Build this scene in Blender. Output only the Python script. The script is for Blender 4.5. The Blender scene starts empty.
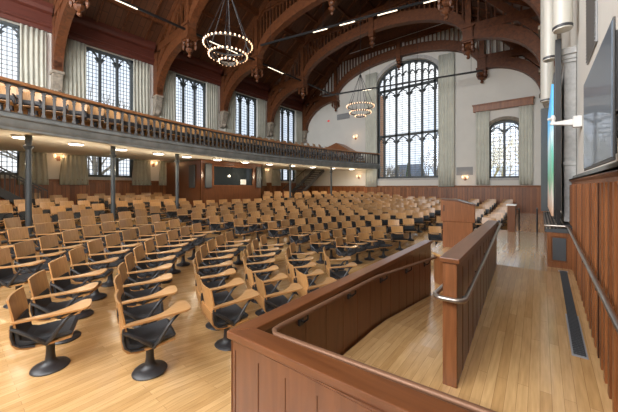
import bpy, bmesh, math, random
from mathutils import Vector, Matrix
random.seed(7)
S = bpy.context.scene
COL = S.collection
PI = math.pi
# ------------------------------------------------------------------ camera
H = 2.05
YAW = math.radians(38.35)
cam_d = bpy.data.cameras.new('camera'); cam = bpy.data.objects.new('camera', cam_d); COL.objects.link(cam)
cam.location = (0, 0, H); cam.rotation_euler = (PI/2, 0, YAW)
cam_d.sensor_width = 36; cam_d.lens = 36*292/618; cam_d.shift_y = -19/618
cam_d.clip_start = .05; cam_d.clip_end = 300
S.camera = cam
# ------------------------------------------------------------------ world, fill lights and exposure
W = bpy.data.worlds.new('sky'); S.world = W; W.use_nodes = True
nt = W.node_tree; bg = nt.nodes['Background']
tc = nt.nodes.new('ShaderNodeTexCoord'); no = nt.nodes.new('ShaderNodeTexNoise'); cr = nt.nodes.new('ShaderNodeValToRGB')
no.inputs['Scale'].default_value = 2.2; no.inputs['Detail'].default_value = 5
cr.color_ramp.elements[0].position = .35; cr.color_ramp.elements[0].color = (.60, .72, .92, 1)
cr.color_ramp.elements[1].position = .62; cr.color_ramp.elements[1].color = (1, 1, 1, 1)
nt.links.new(tc.outputs['Generated'], no.inputs['Vector']); nt.links.new(no.outputs['Fac'], cr.inputs['Fac'])
nt.links.new(cr.outputs['Color'], bg.inputs['Color']); bg.inputs['Strength'].default_value = 1.0
def area(name, loc, rot, sx, sy, power, col=(1, 1, 1)):
    d = bpy.data.lights.new(name, 'AREA'); d.shape = 'RECTANGLE'; d.size = sx; d.size_y = sy; d.energy = power; d.color = col
    o = bpy.data.objects.new(name, d); o.location = loc; o.rotation_euler = rot; COL.objects.link(o); return o
# unseen fill lights added behind the camera to brighten the hall
area('fill_near_end', (-8.5, -5.8, 6.5), (math.radians(82), 0, 0), 14, 9, 3200, (.97, .98, 1))
area('fill_right_side', (.3, -2.6, 6.0), (0, math.radians(75), 0), 7, 4.5, 800, (.97, .98, 1))
def point(name, loc, power, col=(1, .78, .55), r=.08):
    d = bpy.data.lights.new(name, 'POINT'); d.energy = power; d.color = col; d.shadow_soft_size = r
    o = bpy.data.objects.new(name, d); o.location = loc; COL.objects.link(o); return o
S.view_settings.view_transform = 'Standard'; S.view_settings.look = 'None'
S.view_settings.exposure = 0.66; S.view_settings.gamma = 1; S.view_settings.use_curve_mapping = False
S.cycles.max_bounces = 8; S.cycles.diffuse_bounces = 5; S.cycles.transparent_max_bounces = 12
S.cycles.caustics_reflective = False; S.cycles.caustics_refractive = False
S.cycles.sample_clamp_indirect = 4

# ------------------------------------------------------------------ materials
def new_mat(name):
    m = bpy.data.materials.new(name); m.use_nodes = True
    return m, m.node_tree, m.node_tree.nodes['Principled BSDF']
def plain(name, col, rough=.5, metal=0, var=.0, scale=6, bump=0, coat=0, emit=None, es=0):
    m, t, b = new_mat(name)
    b.inputs['Base Color'].default_value = (*col, 1); b.inputs['Roughness'].default_value = rough
    b.inputs['Metallic'].default_value = metal; b.inputs['Coat Weight'].default_value = coat
    if emit: b.inputs['Emission Color'].default_value = (*emit, 1); b.inputs['Emission Strength'].default_value = es
    if var or bump:
        c = t.nodes.new('ShaderNodeTexCoord'); n = t.nodes.new('ShaderNodeTexNoise'); n.inputs['Scale'].default_value = scale; n.inputs['Detail'].default_value = 4
        t.links.new(c.outputs['Object'], n.inputs['Vector'])
        if var:
            r = t.nodes.new('ShaderNodeValToRGB'); e = r.color_ramp.elements
            e[0].position = .3; e[0].color = (*[x*(1-var) for x in col], 1); e[1].position = .7; e[1].color = (*[min(1, x*(1+var)) for x in col], 1)
            t.links.new(n.outputs['Fac'], r.inputs['Fac']); t.links.new(r.outputs['Color'], b.inputs['Base Color'])
        if bump:
            bp = t.nodes.new('ShaderNodeBump'); bp.inputs['Strength'].default_value = bump; bp.inputs['Distance'].default_value = .01
            t.links.new(n.outputs['Fac'], bp.inputs['Height']); t.links.new(bp.outputs['Normal'], b.inputs['Normal'])
    return m
def wood(name, c1, c2, rough=.35, stretch=(18, 18, 1.2), coat=0.0, rnd=.12, cr_=.28):
    """wood grain running along the axis with the small stretch"""
    m, t, b = new_mat(name)
    c = t.nodes.new('ShaderNodeTexCoord'); mp = t.nodes.new('ShaderNodeMapping'); mp.inputs['Scale'].default_value = stretch
    n = t.nodes.new('ShaderNodeTexNoise'); n.inputs['Scale'].default_value = 2.2; n.inputs['Detail'].default_value = 6; n.inputs['Distortion'].default_value = .6
    r = t.nodes.new('ShaderNodeValToRGB'); e = r.color_ramp.elements
    e[0].position = .32; e[0].color = (*c1, 1); e[1].position = .68; e[1].color = (*c2, 1)
    oi = t.nodes.new('ShaderNodeObjectInfo'); hs = t.nodes.new('ShaderNodeHueSaturation'); mr = t.nodes.new('ShaderNodeMapRange')
    mr.inputs['To Min'].default_value = 1-rnd; mr.inputs['To Max'].default_value = 1+rnd
    t.links.new(oi.outputs['Random'], mr.inputs['Value']); t.links.new(mr.outputs['Result'], hs.inputs['Value'])
    t.links.new(c.outputs['Object'], mp.inputs['Vector']); t.links.new(mp.outputs['Vector'], n.inputs['Vector'])
    t.links.new(n.outputs['Fac'], r.inputs['Fac']); t.links.new(r.outputs['Color'], hs.inputs['Color']); t.links.new(hs.outputs['Color'], b.inputs['Base Color'])
    b.inputs['Roughness'].default_value = rough; b.inputs['Coat Weight'].default_value = coat; b.inputs['Coat Roughness'].default_value = cr_
    return m
def boards(name, c1, c2, mortar, width, length, rot=(0, 0, 0), rough=.3, coat=0, msize=.004, grain=(1, 1, 1), bump=.0):
    m, t, b = new_mat(name)
    c = t.nodes.new('ShaderNodeTexCoord'); mp = t.nodes.new('ShaderNodeMapping'); mp.inputs['Rotation'].default_value = rot
    br = t.nodes.new('ShaderNodeTexBrick'); br.inputs['Scale'].default_value = 1
    br.inputs['Brick Width'].default_value = length; br.inputs['Row Height'].default_value = width
    br.inputs['Mortar Size'].default_value = msize; br.inputs['Mortar Smooth'].default_value = .4; br.offset = .37; br.offset_frequency = 2
    br.inputs['Color1'].default_value = (*c1, 1); br.inputs['Color2'].default_value = (*c2, 1); br.inputs['Mortar'].default_value = (*mortar, 1)
    n = t.nodes.new('ShaderNodeTexNoise'); n.inputs['Scale'].default_value = 3; n.inputs['Detail'].default_value = 5
    m2 = t.nodes.new('ShaderNodeMapping'); m2.inputs['Scale'].default_value = grain
    mx = t.nodes.new('ShaderNodeMix'); mx.data_type = 'RGBA'; mx.blend_type = 'MULTIPLY'; mx.inputs[0].default_value = .55
    r = t.nodes.new('ShaderNodeValToRGB'); e = r.color_ramp.elements; e[0].position = .3; e[0].color = (.62, .58, .52, 1); e[1].position = .7; e[1].color = (1.0, 1, 1, 1)
    t.links.new(c.outputs['Object'], mp.inputs['Vector']); t.links.new(mp.outputs['Vector'], br.inputs['Vector'])
    t.links.new(c.outputs['Object'], m2.inputs['Vector']); t.links.new(m2.outputs['Vector'], n.inputs['Vector']); t.links.new(n.outputs['Fac'], r.inputs['Fac'])
    t.links.new(br.outputs['Color'], mx.inputs[6]); t.links.new(r.outputs['Color'], mx.inputs[7]); t.links.new(mx.outputs[2], b.inputs['Base Color'])
    b.inputs['Roughness'].default_value = rough; b.inputs['Coat Weight'].default_value = coat; b.inputs['Coat Roughness'].default_value = .13
    return m
M = {}
M['floor'] = boards('maple_floor', (.56, .335, .135), (.70, .45, .205), (.34, .19, .075), .075, 1.3, (0, 0, PI/2), .17, .6, .0018, (14, 1.2, 1))
M['oak'] = wood('oak_ply', (.33, .162, .056), (.47, .258, .10), .34, (30, 8, 1.4), .22, .24, .3)
M['oak_top'] = wood('oak_top', (.33, .162, .056), (.47, .258, .10), .32, (30, 1.6, 8), .25)
M['cherry'] = wood('cherry', (.10, .033, .0105), (.145, .05, .0165), .33, (9, 9, .8), .2, .03)
M['cherry_y'] = wood('cherry_y', (.11, .036, .0115), (.16, .056, .0185), .3, (12, .9, 12), .25, .03)
M['cherry_x'] = wood('cherry_x', (.11, .036, .0115), (.16, .056, .0185), .3, (.9, 12, 12), .25, .03)
M['lectern'] = wood('lectern_wood', (.155, .055, .019), (.23, .086, .031), .33, (16, 16, 1.2), .2, .02)
M['truss'] = wood('truss_wood', (.075, .024, .009), (.155, .052, .017), .45, (3, 3, 3), 0, .08)
M['roof'] = boards('roof_boards', (.085, .032, .014), (.13, .05, .022), (.02, .008, .005), .28, 3.2, (0, 0, 0), .55, 0, .012, (2, 6, 2))
M['wains'] = wood('wainscot_wood', (.18, .062, .02), (.31, .115, .038), .38, (5, 5, .6), .1, .02)
def wainscot_mat():
    m, t, b = new_mat('wainscot_boards')
    c = t.nodes.new('ShaderNodeTexCoord'); sp = t.nodes.new('ShaderNodeSeparateXYZ'); ad = t.nodes.new('ShaderNodeMath'); cb_ = t.nodes.new('ShaderNodeCombineXYZ')
    br = t.nodes.new('ShaderNodeTexBrick'); br.offset = 0; br.inputs['Scale'].default_value = 1; br.inputs['Brick Width'].default_value = .165; br.inputs['Row Height'].default_value = 9; br.inputs['Mortar Size'].default_value = .006
    br.inputs['Color1'].default_value = (.20, .068, .022, 1); br.inputs['Color2'].default_value = (.38, .14, .046, 1); br.inputs['Mortar'].default_value = (.05, .018, .008, 1)
    n = t.nodes.new('ShaderNodeTexNoise'); mp = t.nodes.new('ShaderNodeMapping'); mp.inputs['Scale'].default_value = (9, 9, .8); n.inputs['Detail'].default_value = 5
    r = t.nodes.new('ShaderNodeValToRGB'); e = r.color_ramp.elements; e[0].position = .3; e[0].color = (.7, .66, .62, 1); e[1].position = .7; e[1].color = (1, 1, 1, 1)
    mx = t.nodes.new('ShaderNodeMix'); mx.data_type = 'RGBA'; mx.blend_type = 'MULTIPLY'; mx.inputs[0].default_value = 1
    L = t.links.new
    L(c.outputs['Object'], sp.inputs[0]); L(sp.outputs['X'], ad.inputs[0]); L(sp.outputs['Y'], ad.inputs[1]); L(ad.outputs[0], cb_.inputs['X']); L(sp.outputs['Z'], cb_.inputs['Y']); L(cb_.outputs[0], br.inputs['Vector'])
    L(c.outputs['Object'], mp.inputs['Vector']); L(mp.outputs[0], n.inputs['Vector']); L(n.outputs['Fac'], r.inputs['Fac']); L(br.outputs['Color'], mx.inputs[6]); L(r.outputs['Color'], mx.inputs[7]); L(mx.outputs[2], b.inputs['Base Color'])
    b.inputs['Roughness'].default_value = .38
    return m
M['wainb'] = wainscot_mat()
M['cornice'] = wood('cornice_wood', (.075, .018, .011), (.11, .027, .016), .5, (3, .6, 6), 0, .02)
M['wall'] = plain('cream_plaster', (.70, .69, .645), .85, var=.03, scale=1.2, bump=.05)
M['soffit'] = plain('soffit_plaster', (.74, .70, .62), .8)
M['iron'] = plain('black_iron', (.022, .022, .024), .42, var=.15, scale=30)
M['cushion'] = plain('black_cushion', (.03, .032, .036), .75, bump=.25, scale=160)
M['frame'] = plain('window_steel', (.055, .065, .07), .5)
M['lead'] = plain('window_lead', (.13, .14, .145), .5)
M['greyp'] = plain('balcony_grey', (.21, .225, .22), .55, var=.22, scale=3)
M['balus'] = plain('balustrade_grey', (.075, .07, .065), .55, var=.2, scale=9)
M['rail'] = wood('rail_wood', (.28, .12, .05), (.42, .2, .08), .35, (10, 1, 10), .2, .02)
M['stone'] = plain('carved_stone', (.26, .225, .18), .85, var=.25, scale=9, bump=.4)
M['paleston'] = plain('grey_stone', (.46, .46, .45), .85, var=.15, scale=14, bump=.3)
M['curtain'] = plain('curtain_cloth', (.45, .45, .385), .95, var=.08, scale=3)
M['pale_curtain'] = plain('pale_curtain_cloth', (.62, .63, .555), .95, var=.06, scale=3)
M['steel'] = plain('brushed_steel', (.42, .38, .34), .28, .9)
M['bronze'] = plain('bronze_rail', (.20, .10, .055), .48, .4)
M['black'] = plain('black_plastic', (.012, .012, .013), .35)
M['white'] = plain('white_paint', (.75, .75, .73), .5)
M['grille'] = plain('grey_grille', (.30, .31, .32), .6)
M['dgrille'] = plain('dark_grille', (.05, .055, .06), .6)
M['redsign'] = plain('red_sign', (.6, .02, .02), .5, emit=(1, .05, .03), es=.25)
M['bulb'] = plain('warm_bulb', (1, .8, .6), .4, emit=(1, .58, .33), es=1.1)
M['strip'] = plain('warm_strip', (1, .9, .75), .4, emit=(1, .84, .62), es=1.3)
M['disc'] = plain('downlight_lens', (1, .95, .85), .4, emit=(1, .9, .76), es=5)
M['capiron'] = plain('dark_cap', (.05, .05, .055), .4)
M['cream'] = plain('cream_cylinder', (.62, .61, .55), .35)
M['brick'] = plain('outside_brick', (.42, .22, .13), .9, var=.2, scale=12)
M['slate'] = plain('slate_roof', (.12, .15, .20), .8, var=.2, scale=5)
M['bark'] = plain('bark', (.30, .25, .20), .9)
M['yellowbark'] = plain('budding_branch', (.50, .42, .20), .9)
M['leafd'] = plain('evergreen', (.06, .09, .05), .9, var=.4, scale=9)
M['lawn'] = plain('lawn', (.16, .2, .09), .95, var=.3, scale=2)
def glass_mat():
    m = bpy.data.materials.new('window_glass'); m.use_nodes = True; t = m.node_tree; t.nodes.clear()
    o = t.nodes.new('ShaderNodeOutputMaterial'); tr = t.nodes.new('ShaderNodeBsdfTransparent'); g = t.nodes.new('ShaderNodeBsdfGlossy'); mx = t.nodes.new('ShaderNodeMixShader')
    tr.inputs['Color'].default_value = (.93, .96, .98, 1); g.inputs['Roughness'].default_value = .08; mx.inputs[0].default_value = .06
    t.links.new(tr.outputs[0], mx.inputs[1]); t.links.new(g.outputs[0], mx.inputs[2]); t.links.new(mx.outputs[0], o.inputs[0]); return m
M['glass'] = glass_mat()

# ------------------------------------------------------------------ mesh helpers
class MB:
    def __init__(s): s.bm = bmesh.new(); s.mi = 0
    def quadface(s, vs):
        try:
            f = s.bm.faces.new(vs); f.material_index = s.mi; return f
        except ValueError: return None
    def box(s, x0, y0, z0, x1, y1, z1, mat=None):
        P = [(x0,y0,z0),(x1,y0,z0),(x1,y1,z0),(x0,y1,z0),(x0,y0,z1),(x1,y0,z1),(x1,y1,z1),(x0,y1,z1)]
        v = [s.bm.verts.new(mat @ Vector(p) if mat else p) for p in P]
        for q in ((0,3,2,1),(4,5,6,7),(0,1,5,4),(1,2,6,5),(2,3,7,6),(3,0,4,7)): s.quadface([v[i] for i in q])
        return s
    def obox(s, c, ax, ay, az, hx, hy, hz):
        """box with centre c and unit axes"""
        c = Vector(c); ax = Vector(ax); ay = Vector(ay); az = Vector(az)
        v = [s.bm.verts.new(c+ax*hx*i+ay*hy*j+az*hz*k) for k in (-1, 1) for (i, j) in ((-1,-1),(1,-1),(1,1),(-1,1))]
        for q in ((0,3,2,1),(4,5,6,7),(0,1,5,4),(1,2,6,5),(2,3,7,6),(3,0,4,7)): s.quadface([v[i] for i in q])
        return s
    def bar(s, a, b, w, h, up=(0, 0, 1)):
        a = Vector(a); b = Vector(b); d = (b-a); L = d.length; d.normalize()
        up = Vector(up)
        if abs(d.dot(up)) > .98: up = Vector((1, 0, 0))
        sd = d.cross(up).normalized(); u = sd.cross(d)
        return s.obox((a+b)/2, sd, d, u, w/2, L/2, h/2)
    def tube(s, pts, r, n=8, cap=True, sy=1.0):
        pts = [Vector(p) for p in pts]; rs = r if isinstance(r, (list, tuple)) else [r]*len(pts)
        rings = []; prev = None
        for i, p in enumerate(pts):
            d = (pts[min(i+1, len(pts)-1)]-pts[max(i-1, 0)])
            if d.length < 1e-9: d = Vector((0, 0, 1))
            d.normalize()
            if prev is None:
                up = Vector((0, 0, 1)) if abs(d.z) < .9 else Vector((1, 0, 0))
                sd = d.cross(up).normalized()
            else:
                sd = (prev - d*prev.dot(d)); sd = sd.normalized() if sd.length > 1e-6 else d.orthogonal().normalized()
            prev = sd; u = sd.cross(d)
            rings.append([s.bm.verts.new(p+(sd*math.cos(2*PI*k/n)+u*math.sin(2*PI*k/n)*sy)*rs[i]) for k in range(n)])
        for a, b in zip(rings, rings[1:]):
            for k in range(n): s.quadface([a[k], a[(k+1) % n], b[(k+1) % n], b[k]])
        if cap: s.quadface(rings[0][::-1]); s.quadface(rings[-1])
        return s
    def lathe(s, prof, c=(0, 0, 0), n=20, cap=True):
        rings = [[s.bm.verts.new((c[0]+r*math.cos(2*PI*k/n), c[1]+r*math.sin(2*PI*k/n), c[2]+z)) for k in range(n)] for r, z in prof]
        for a, b in zip(rings, rings[1:]):
            for k in range(n): s.quadface([a[k], a[(k+1) % n], b[(k+1) % n], b[k]])
        if cap: s.quadface(rings[0][::-1]); s.quadface(rings[-1])
        return s
    def prism(s, poly, a, b, f):
        """poly (2D) extruded from a to b; f(p, t) -> 3D"""
        A = [s.bm.verts.new(f(p, a)) for p in poly]; B = [s.bm.verts.new(f(p, b)) for p in poly]
        n = len(poly)
        for k in range(n): s.quadface([A[k], A[(k+1) % n], B[(k+1) % n], B[k]])
        s.quadface(A[::-1]); s.quadface(B); return s
    def band(s, lo, hi, a, b, f):
        """two matching 2D polylines make a band, extruded from a to b"""
        n = len(lo)
        La = [s.bm.verts.new(f(p, a)) for p in lo]; Ha = [s.bm.verts.new(f(p, a)) for p in hi]
        Lb = [s.bm.verts.new(f(p, b)) for p in lo]; Hb = [s.bm.verts.new(f(p, b)) for p in hi]
        for i in range(n-1):
            s.quadface([La[i], La[i+1], Ha[i+1], Ha[i]]); s.quadface([Lb[i+1], Lb[i], Hb[i], Hb[i+1]])
            s.quadface([La[i+1], La[i], Lb[i], Lb[i+1]]); s.quadface([Ha[i], Ha[i+1], Hb[i+1], Hb[i]])
        s.quadface([La[0], Ha[0], Hb[0], Lb[0]]); s.quadface([La[-1], Lb[-1], Hb[-1], Ha[-1]]); return s
    def build(s, name, mat, parent=None, smooth=False, bevel=0, loc=None, angle=40):
        bmesh.ops.recalc_face_normals(s.bm, faces=s.bm.faces)
        me = bpy.data.meshes.new(name); s.bm.to_mesh(me); s.bm.free()
        for m in (mat if isinstance(mat, list) else [mat]): me.materials.append(m)
        if smooth:
            for p in me.polygons: p.use_smooth = True
        o = bpy.data.objects.new(name, me); COL.objects.link(o)
        if parent: o.parent = parent
        if loc: o.location = loc
        if smooth: me.set_sharp_from_angle(angle=math.radians(angle))
        if bevel:
            md = o.modifiers.new('bevel', 'BEVEL'); md.width = bevel; md.segments = 2; md.limit_method = 'ANGLE'; md.angle_limit = math.radians(50)
        return o
def tag(o, label=None, cat=None, group=None, kind=None):
    if label: o['label'] = label
    if cat: o['category'] = cat
    if group: o['group'] = group
    if kind: o['kind'] = kind
    return o
def empty(name, loc=(0, 0, 0), rz=0, label=None, cat=None, group=None):
    o = bpy.data.objects.new(name, None); COL.objects.link(o); o.location = loc; o.rotation_euler = (0, 0, rz)
    o.empty_display_size = .1
    return tag(o, label, cat, group)
KIDS = {}
def kids(o): return [c for c in o.children]
def dup(root, loc, rz, label, group=None):
    r = root.copy(); COL.objects.link(r); r.location = loc; r.rotation_euler = (0, 0, rz); r['label'] = label
    if group: r['group'] = group
    for ch in TREE.get(root.name) or kids(root):
        c = ch.copy(); COL.objects.link(c); c.parent = r
        for g in TREE2.get(ch.name, ()):
            d = g.copy(); COL.objects.link(d); d.parent = c
    return r
TREE = {}; TREE2 = {}
def remember(root):
    TREE[root.name] = list(root.children)
    for c in root.children: TREE2[c.name] = list(c.children)
def struct(name, mb, mat, **k):
    o = mb.build(name, mat, **k); o['kind'] = 'structure'; return o

# ------------------------------------------------------------------ dimensions
XL, XR, YN, YF = -18.0, .53, -6.0, 22.0
CX, CY = -1.45, 8.25            # centre of the curved rows
ZS = .33                          # stage / aisle level
def sm(t): t = max(0, min(1, t)); return t*t*(3-2*t)
def sm(t): t = max(0, min(1, t)); return t*t*(3-2*t)
def rake(x, y):
    """bowl: lowest in front of the stage, rising outwards"""
    R = math.hypot(x-CX, y-CY); t = R-7.0
    if t < 0: return max(-.45, .16*t)*sm((-x-1.9)/1.3)*(1 if y < 12 else 1-sm((y-12)/2))
    return (.07*t+.028*t*sm((-x-7)/5))*max(sm((-x-4.4)/2.5), sm((y-2)/3))
TOPW = 10.3                       # where the roof starts at the side walls
def roofz(x):
    xc = -8.77
    return TOPW + (9.23-abs(x-xc))*.72

# ------------------------------------------------------------------ floor
mb = MB(); nx, ny = 56, 72
g = [[mb.bm.verts.new((XL+(XR+.3-XL)*i/nx, YN+(YF-YN)*j/ny, rake(XL+(XR+.3-XL)*i/nx, YN+(YF-YN)*j/ny) )) for j in range(ny+1)] for i in range(nx+1)]
for i in range(nx):
    for j in range(ny): mb.quadface([g[i][j], g[i+1][j], g[i+1][j+1], g[i][j+1]])
struct('floor', mb, M['floor'], smooth=True)
# aisle beside the right-hand wall: ramps up from the landing to the stage, which ends in steps
ZT = .65
def aisle_z(y): return ZS if y < 2.7 else ZT if y > 6.26 else ZS+(ZT-ZS)*(y-2.7)/3.56
def poly_slab(mb, poly, z0, z1):
    mb.prism(poly, z0, z1, lambda p, t: (p[0], p[1], t))
mb = MB(); mb.prism([(YN, .0), (YN, ZS), (2.7, ZS), (6.26, aisle_z(6.26)), (6.26, .0)], -.62, XR, lambda p, t: (t, p[0], p[1])); struct('floor_aisle', mb, M['floor'])
mb = MB(); poly_slab(mb, [(-1.58, YN), (-.62, YN), (-.62, 3.25), (-1.58, 3.25)], .005, ZS); struct('floor_landing', mb, M['floor'])
STG = [(-.62, 6.26), (-1.3, 6.28), (-1.62, 6.4), (-1.82, 6.62), (-1.93, 6.95), (-1.98, 7.5), (-2.0, 8.5), (-1.95, 9.8), (-1.78, 10.9), (-1.6, 11.45), (XR, 11.45), (XR, 6.26)]
mb = MB(); poly_slab(mb, STG, .602, ZT); mb.box(-1.5, 11.45, .3, XR, 11.8, .44); mb.box(-1.5, 11.45, .0, XR, 12.15, .22); st_ = struct('floor_stage', mb, M['floor'])
mb = MB(); poly_slab(mb, [(x+(.03 if x < -.7 else 0), y+(.03 if y < 7 else -.02 if y > 11 else 0)) for x, y in STG], .0, .602); mb.build('fascia', M['lectern'], st_, smooth=True)
mb = MB()   # ramp down to the seats, narrow between its two walls
prof = [(3.25, ZS), (3.6, ZS-.015), (5.6, .06), (6.4, .006), (6.4, -.03), (3.25, -.03)]
mb.prism(prof, -1.58, -.66, lambda p, t: (t, p[0], p[1]))
struct('floor_ramp', mb, M['floor'])

# ------------------------------------------------------------------ walls with openings
def wall_cells(mb, u0, u1, z0, z1, holes, f, t0, t1):
    us = [v for v in sorted({u0, u1, *[h[0] for h in holes], *[h[1] for h in holes]}) if u0 <= v <= u1]; zs = [v for v in sorted({z0, z1, *[h[2] for h in holes], *[h[3] for h in holes]}) if z0 <= v <= z1]
    for a, b in zip(us, us[1:]):
        run = None
        for c, d in zip(zs, zs[1:]):
            mu, mz = (a+b)/2, (c+d)/2
            if any(h[0] < mu < h[1] and h[2] < mz < h[3] for h in holes): continue
            mb.prism([(a, c), (b, c), (b, d), (a, d)], t0, t1, f)
fl = lambda p, t: (XL-t, p[0], p[1])       # left wall: u = Y
ff = lambda p, t: (p[0], YF+t, p[1])       # far wall: u = X
fr = lambda p, t: (XR+t, p[0], p[1])       # right wall
fn = lambda p, t: (p[0], YN-t, p[1])
WC = [1.1, 5.65, 10.25, 14.85, 19.6]; WW = 1.2
holes = [(c-WW, c+WW, 5.0, 9.25) for c in WC] + [(c-WW, c+WW, 2.55, 3.95) for c in WC]
mb = MB(); wall_cells(mb, YN, YF+.3, -.2, TOPW+.3, holes, fl, 0, .45); struct('wall_left', mb, M['wall'])
BW = (-10.41, -5.56, 2.7, 11.75); SW = (-2.64, -.91, 2.6, 6.3)
mb = MB(); wall_cells(mb, XL-.3, XR+.5, -.2, TOPW, [BW, SW], ff, 0, .5)
wall_cells(mb, -15.2, -2.4, TOPW, 12.2, [BW], ff, 0, .5)
mb.prism([(-15.2, 12.2), (-2.4, 12.2), (-4.34, 13.6), (-13.2, 13.6)], 0, .5, ff)
mb.prism([(XL-.3, TOPW), (-15.2, TOPW), (-15.2, 12.2)], 0, .5, ff); mb.prism([(-2.4, TOPW), (XR+.5, TOPW), (-2.4, 12.2)], 0, .5, ff)
def arch_pts(u0, u1, zs, zc, n=16, p=2.0):
    um = (u0+u1)/2; hw = (u1-u0)/2; out = []
    for i in range(n+1):
        a = PI*i/n; c = math.cos(a); s_ = math.sin(a)
        out.append((um-hw*c, zs+(zc-zs)*(abs(s_)**(2/p))))
    return out
def spandrel(mb, u0, u1, zs, zc, ztop, f, t0, t1):
    P = arch_pts(u0, u1, zs, zc); mb.band(P, [(p[0], ztop) for p in P], t0, t1, f)
spandrel(mb, BW[0], BW[1], 10.1, 11.7, 11.75, ff, 0, .5)
spandrel(mb, SW[0], SW[1], 5.75, 6.28, 6.3, ff, 0, .5)
struct('wall_far', mb, M['wall'])
mb = MB(); mb.prism([(-13.2, 13.6), (-4.34, 13.6), (-8.77, 17.1)], 0, .5, ff); struct('wall_far_gable', mb, M['truss'])
mb = MB(); wall_cells(mb, YN, YF+.3, -.2, TOPW+.3, [], fr, 0, .3); struct('wall_right', mb, M['wall'])
mb = MB(); wall_cells(mb, XL-.3, XR+.3, -.2, 17.2, [], fn, 0, .3); struct('wall_near', mb, M['wall'])

# ------------------------------------------------------------------ roof
mb = MB()
for sgn in (1, -1):
    xa = -8.77-sgn*9.7; xb = -8.77
    za, zb = roofz(xa), roofz(xb)
    v = [(xa, YN-.3, za), (xb, YN-.3, zb), (xb, YF+.5, zb), (xa, YF+.5, za)]
    lo = [mb.bm.verts.new(p) for p in v]; hi = [mb.bm.verts.new((p[0], p[1], p[2]+.25)) for p in v]
    mb.quadface(lo); mb.quadface(hi[::-1])
    for k in range(4): mb.quadface([lo[k], lo[(k+1) % 4], hi[(k+1) % 4], hi[k]])
struct('ceiling', mb, M['roof'])
def purlin(x, w, h):
    mb = MB(); z = roofz(x); mb.box(x-w/2, YN, z-h, x+w/2, YF, z+.02); return mb
n = 1
for x in (-16.6, -15.3, -12.7, -11.4, -10.1, -7.4, -6.1, -4.8, -2.2, -.9):
    o = struct('trim_%d' % n, purlin(x, .14, .16), M['truss']); n += 1
for x in (-14.0, -3.54): o = struct('trim_%d' % n, purlin(x, .26, .3), M['truss']); n += 1
# rafter boards between the trusses
mb = MB()
y = YN+.6
while y < YF:
    for sgn in (1, -1):
        a = (-8.77-sgn*9.2, y, roofz(-8.77-sgn*9.2)-.06); b = (-8.77-sgn*.1, y, roofz(-8.77-sgn*.1)-.06); mb.bar(a, b, .08, .1)
    y += 1.15
o = struct('trim_%d' % n, mb, M['truss']); n += 1
# deep cornice above the side windows
for sgn, xw in ((1, XL), (-1, XR)):
    mb = MB()
    prof = [(0, 9.25), (.10, 9.25), (.12, 9.42), (.2, 9.46), (.2, 9.58), (.12, 9.62), (.12, 10.05), (.28, 10.12), (.34, 10.28), (.34, 10.5), (0, 10.5)]
    mb.prism(prof, YN, YF, lambda p, t: (xw+sgn*p[0], t, p[1]))
    struct('trim_%d' % n, mb, M['cornice']); n += 1

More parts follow.
